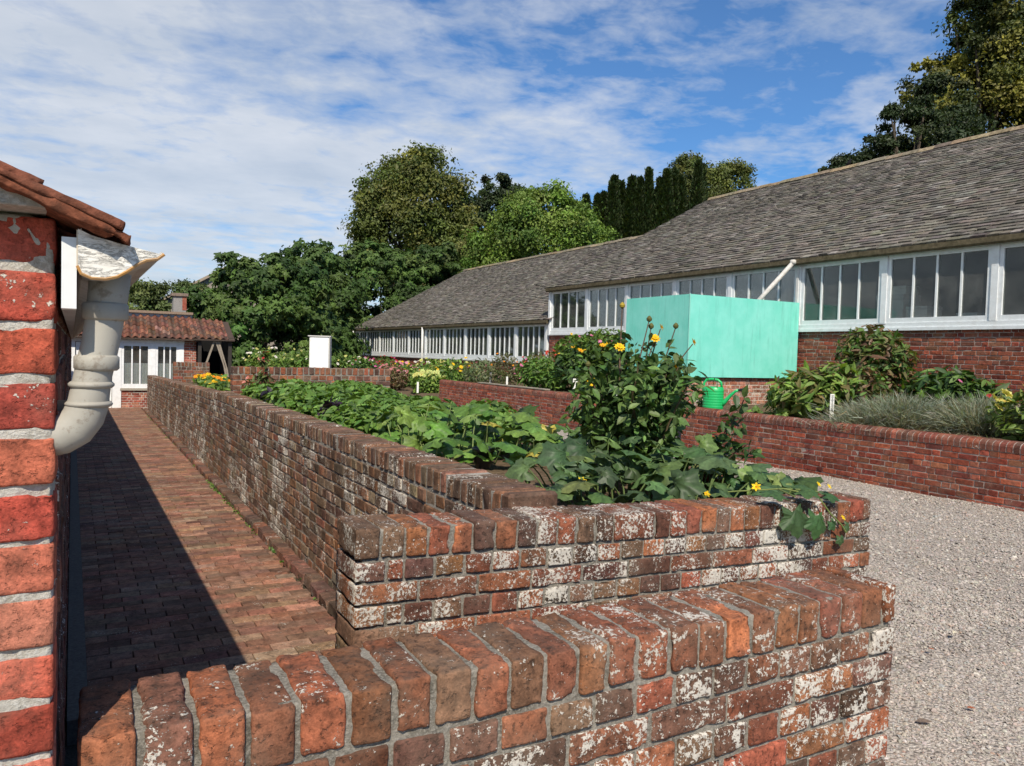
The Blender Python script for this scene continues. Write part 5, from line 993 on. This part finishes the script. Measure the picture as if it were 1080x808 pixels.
# white cabinet
cb_ = thing('white_cabinet', (5.88, 22.4, .1), 'white upright cabinet standing before the fig tree leaves', 'cabinet'); ca, sa = math.cos(-.42), math.sin(-.42)
def rb(x0, x1, y0, y1, z0, z1, col, nm, mm='paint'):
    m = MB(); m.box(x0, x1, y0, y1, z0, z1, col); v = m.V[0]; m.V[0] = np.stack([5.88 + v[:, 0] * ca - v[:, 1] * sa, 22.4 + v[:, 0] * sa + v[:, 1] * ca, v[:, 2]], 1); return m.build(nm, M[mm], cb_)
rb(-.30, .30, 0, .28, .1, 1.93, (.62, .61, .57, 0), 'cabinet_body'); rb(-.27, .26, -.025, -.002, .15, 1.90, (.82, .82, .80, 0), 'door'); rb(-.34, .32, -.04, .31, 1.932, 1.96, (.60, .59, .55, 0), 'lid'); rb(.265, .30, -.024, -.001, .12, 1.92, (.38, .37, .34, 0), 'side_strip')
# bird on the ridge
bd = thing('bird', (19.3, 15.05, 7.30), 'tiny dark bird perched on the ridge of the nearer shed', 'bird'); c = np.array([19.3, 15.05, 7.37])
m = MB(); m.tube([c + np.array(p) for p in ((0, .20, -.05), (0, .10, .01), (0, .0, .06), (0, -.07, .12), (0, -.10, .17), (0, -.13, .20), (0, -.17, .19), (0, -.21, .18))], [.018, .035, .075, .075, .05, .045, .02, .004], 10, (.02, .02, .022, 0)); m.build('body', M['dark'], bd, True)
m = MB(); m.tube([c + np.array((.02, 0, .02)), c + np.array((.02, -.01, -.07))], .008, 5, (.05, .03, .02, 0)); m.build('leg', M['dark'], bd); m = MB(); m.tube([c + np.array((-.02, 0, .02)), c + np.array((-.02, -.01, -.07))], .008, 5, (.05, .03, .02, 0)); m.build('leg', M['dark'], bd); bd.scale = (.7, .7, .7)
# fallen leaves
for x, y, s, col, lb in ((4.35, 3.05, .045, (.55, .42, .10), 'yellow fallen leaf on the gravel past the wall end'), (4.5, 2.62, .05, (.62, .56, .44), 'pale dry leaf on the gravel right of the yellow leaf'), (3.55, 2.0, .04, (.32, .10, .05), 'small red brown leaf on the gravel near the front wall'), (4.1, 2.5, .035, (.40, .12, .05), 'reddish scrap of leaf in the middle of the gravel'), (3.2, 2.02, .07, (.20, .15, .12), 'curled brown leaf on the gravel beside the front wall end')):
    m = MB(); m.inst(OV[0], OV[1], frames(nrm(np.array([[random.uniform(-1, 1), random.uniform(-1, 1), .1]])), np.array([[.1, -.2, 1.]]), np.array([s])), np.array([[x, y, .025]]), np.array([[*col, 0]])); tag(m.build('fallen_leaf', M['leaf']), lb, 'fallen leaf')

# ------------------------------------------------------------------ camera, light, sky
cd = bpy.data.cameras.new('camera'); cam = bpy.data.objects.new('camera', cd); C.objects.link(cam); S.camera = cam
from mathutils import Matrix
cd.sensor_width = 36; cd.lens = 805 / 1080 * 36; cd.clip_end = 5000; cd.clip_start = .05
cam.matrix_world = Matrix.Translation((0, 0, 1.6)) @ Matrix.Rotation(R_(-28.9), 4, 'Z') @ Matrix.Rotation(R_(90 - 2.23), 4, 'X') @ Matrix.Rotation(R_(1.6), 4, 'Z')
EL = 47.0; AZ = math.atan2(.40, .917)      # light travels towards +Y and a little +X
ld = bpy.data.lights.new('sun', 'SUN'); ld.energy = 5.6; ld.angle = R_(.53); ld.color = (1, .91, .77); lo = bpy.data.objects.new('sun', ld); C.objects.link(lo)
from mathutils import Vector
dv = Vector((math.sin(AZ) * math.cos(R_(EL)), math.cos(AZ) * math.cos(R_(EL)), -math.sin(R_(EL)))); lo.rotation_euler = dv.to_track_quat('-Z', 'Y').to_euler(); lo.location = (-5, -12, 15)
w = bpy.data.worlds.new('World'); S.world = w; w.use_nodes = True; t = NT(w.node_tree); bg = w.node_tree.nodes['Background']
sk = t.n('ShaderNodeTexSky'); sk.sky_type = 'NISHITA'; sk.sun_disc = False; sk.sun_elevation = R_(EL); sk.sun_rotation = AZ + PI; sk.air_density = 1.0; sk.dust_density = .4; sk.ozone_density = 2.5
tc = t.n('ShaderNodeTexCoord'); sp = t.n('ShaderNodeSeparateXYZ'); t.l(tc.outputs['Generated'], sp.inputs[0])
zz = t.math('ADD', t.math('MAXIMUM', sp.outputs[2], 0.0), .10)
cx = t.math('DIVIDE', sp.outputs[0], zz); cy = t.math('DIVIDE', sp.outputs[1], zz)
cb = t.n('ShaderNodeCombineXYZ'); t.l(cx, cb.inputs[0]); t.l(cy, cb.inputs[1])
mp = t.n('ShaderNodeMapping'); mp.inputs['Rotation'].default_value = (0, 0, R_(20)); mp.inputs['Location'].default_value = (3.1, 1.7, 0); mp.inputs['Scale'].default_value = (1.0, 1.15, 1); t.l(cb.outputs[0], mp.inputs[0])
big = t.noise(.6, 3, .5, mp.outputs[0], .2); med = t.noise(2.6, 6, .58, mp.outputs[0], .25); rip = t.noise(8.0, 4, .6, mp.outputs[0], .3)
d = t.math('ADD', t.math('MULTIPLY', big, .52), t.math('ADD', t.math('MULTIPLY', med, .50), t.math('MULTIPLY', rip, .34)))
side = t.math('SUBTRACT', t.math('MULTIPLY', sp.outputs[1], .10), t.math('MULTIPLY', sp.outputs[0], .17))   # more cover towards the path's end
low = t.math('MULTIPLY', t.math('SUBTRACT', .40, sp.outputs[2]), .30)
d = t.math('ADD', d, t.math('ADD', side, low))
fac = t.ramp(d, [(.60, .03), (.70, .40), (.86, .84)])
skc = t.n('ShaderNodeVectorMath'); skc.operation = 'SCALE'; t.l(sk.outputs[0], skc.inputs[0]); skc.inputs['Scale'].default_value = .105
cl = t.ramp(t.noise(1.6, 5, .6, mp.outputs[0]), [(.3, (.56, .62, .70)), (.7, (.80, .82, .85))])
cm = t.mix(fac, t.mix(1.0, skc.outputs[0], (.52, .92, 1.28), 'MULTIPLY'), cl)
t.l(cm, bg.inputs[0]); bg.inputs[1].default_value = 1.0
S.view_settings.view_transform = 'Standard'; S.view_settings.look = 'None'; S.view_settings.exposure = 0
S.render.engine = 'CYCLES'; S.cycles.use_denoising = True; S.cycles.max_bounces = 5; S.cycles.use_adaptive_sampling = True; S.cycles.adaptive_threshold = .02; S.cycles.transparent_max_bounces = 8
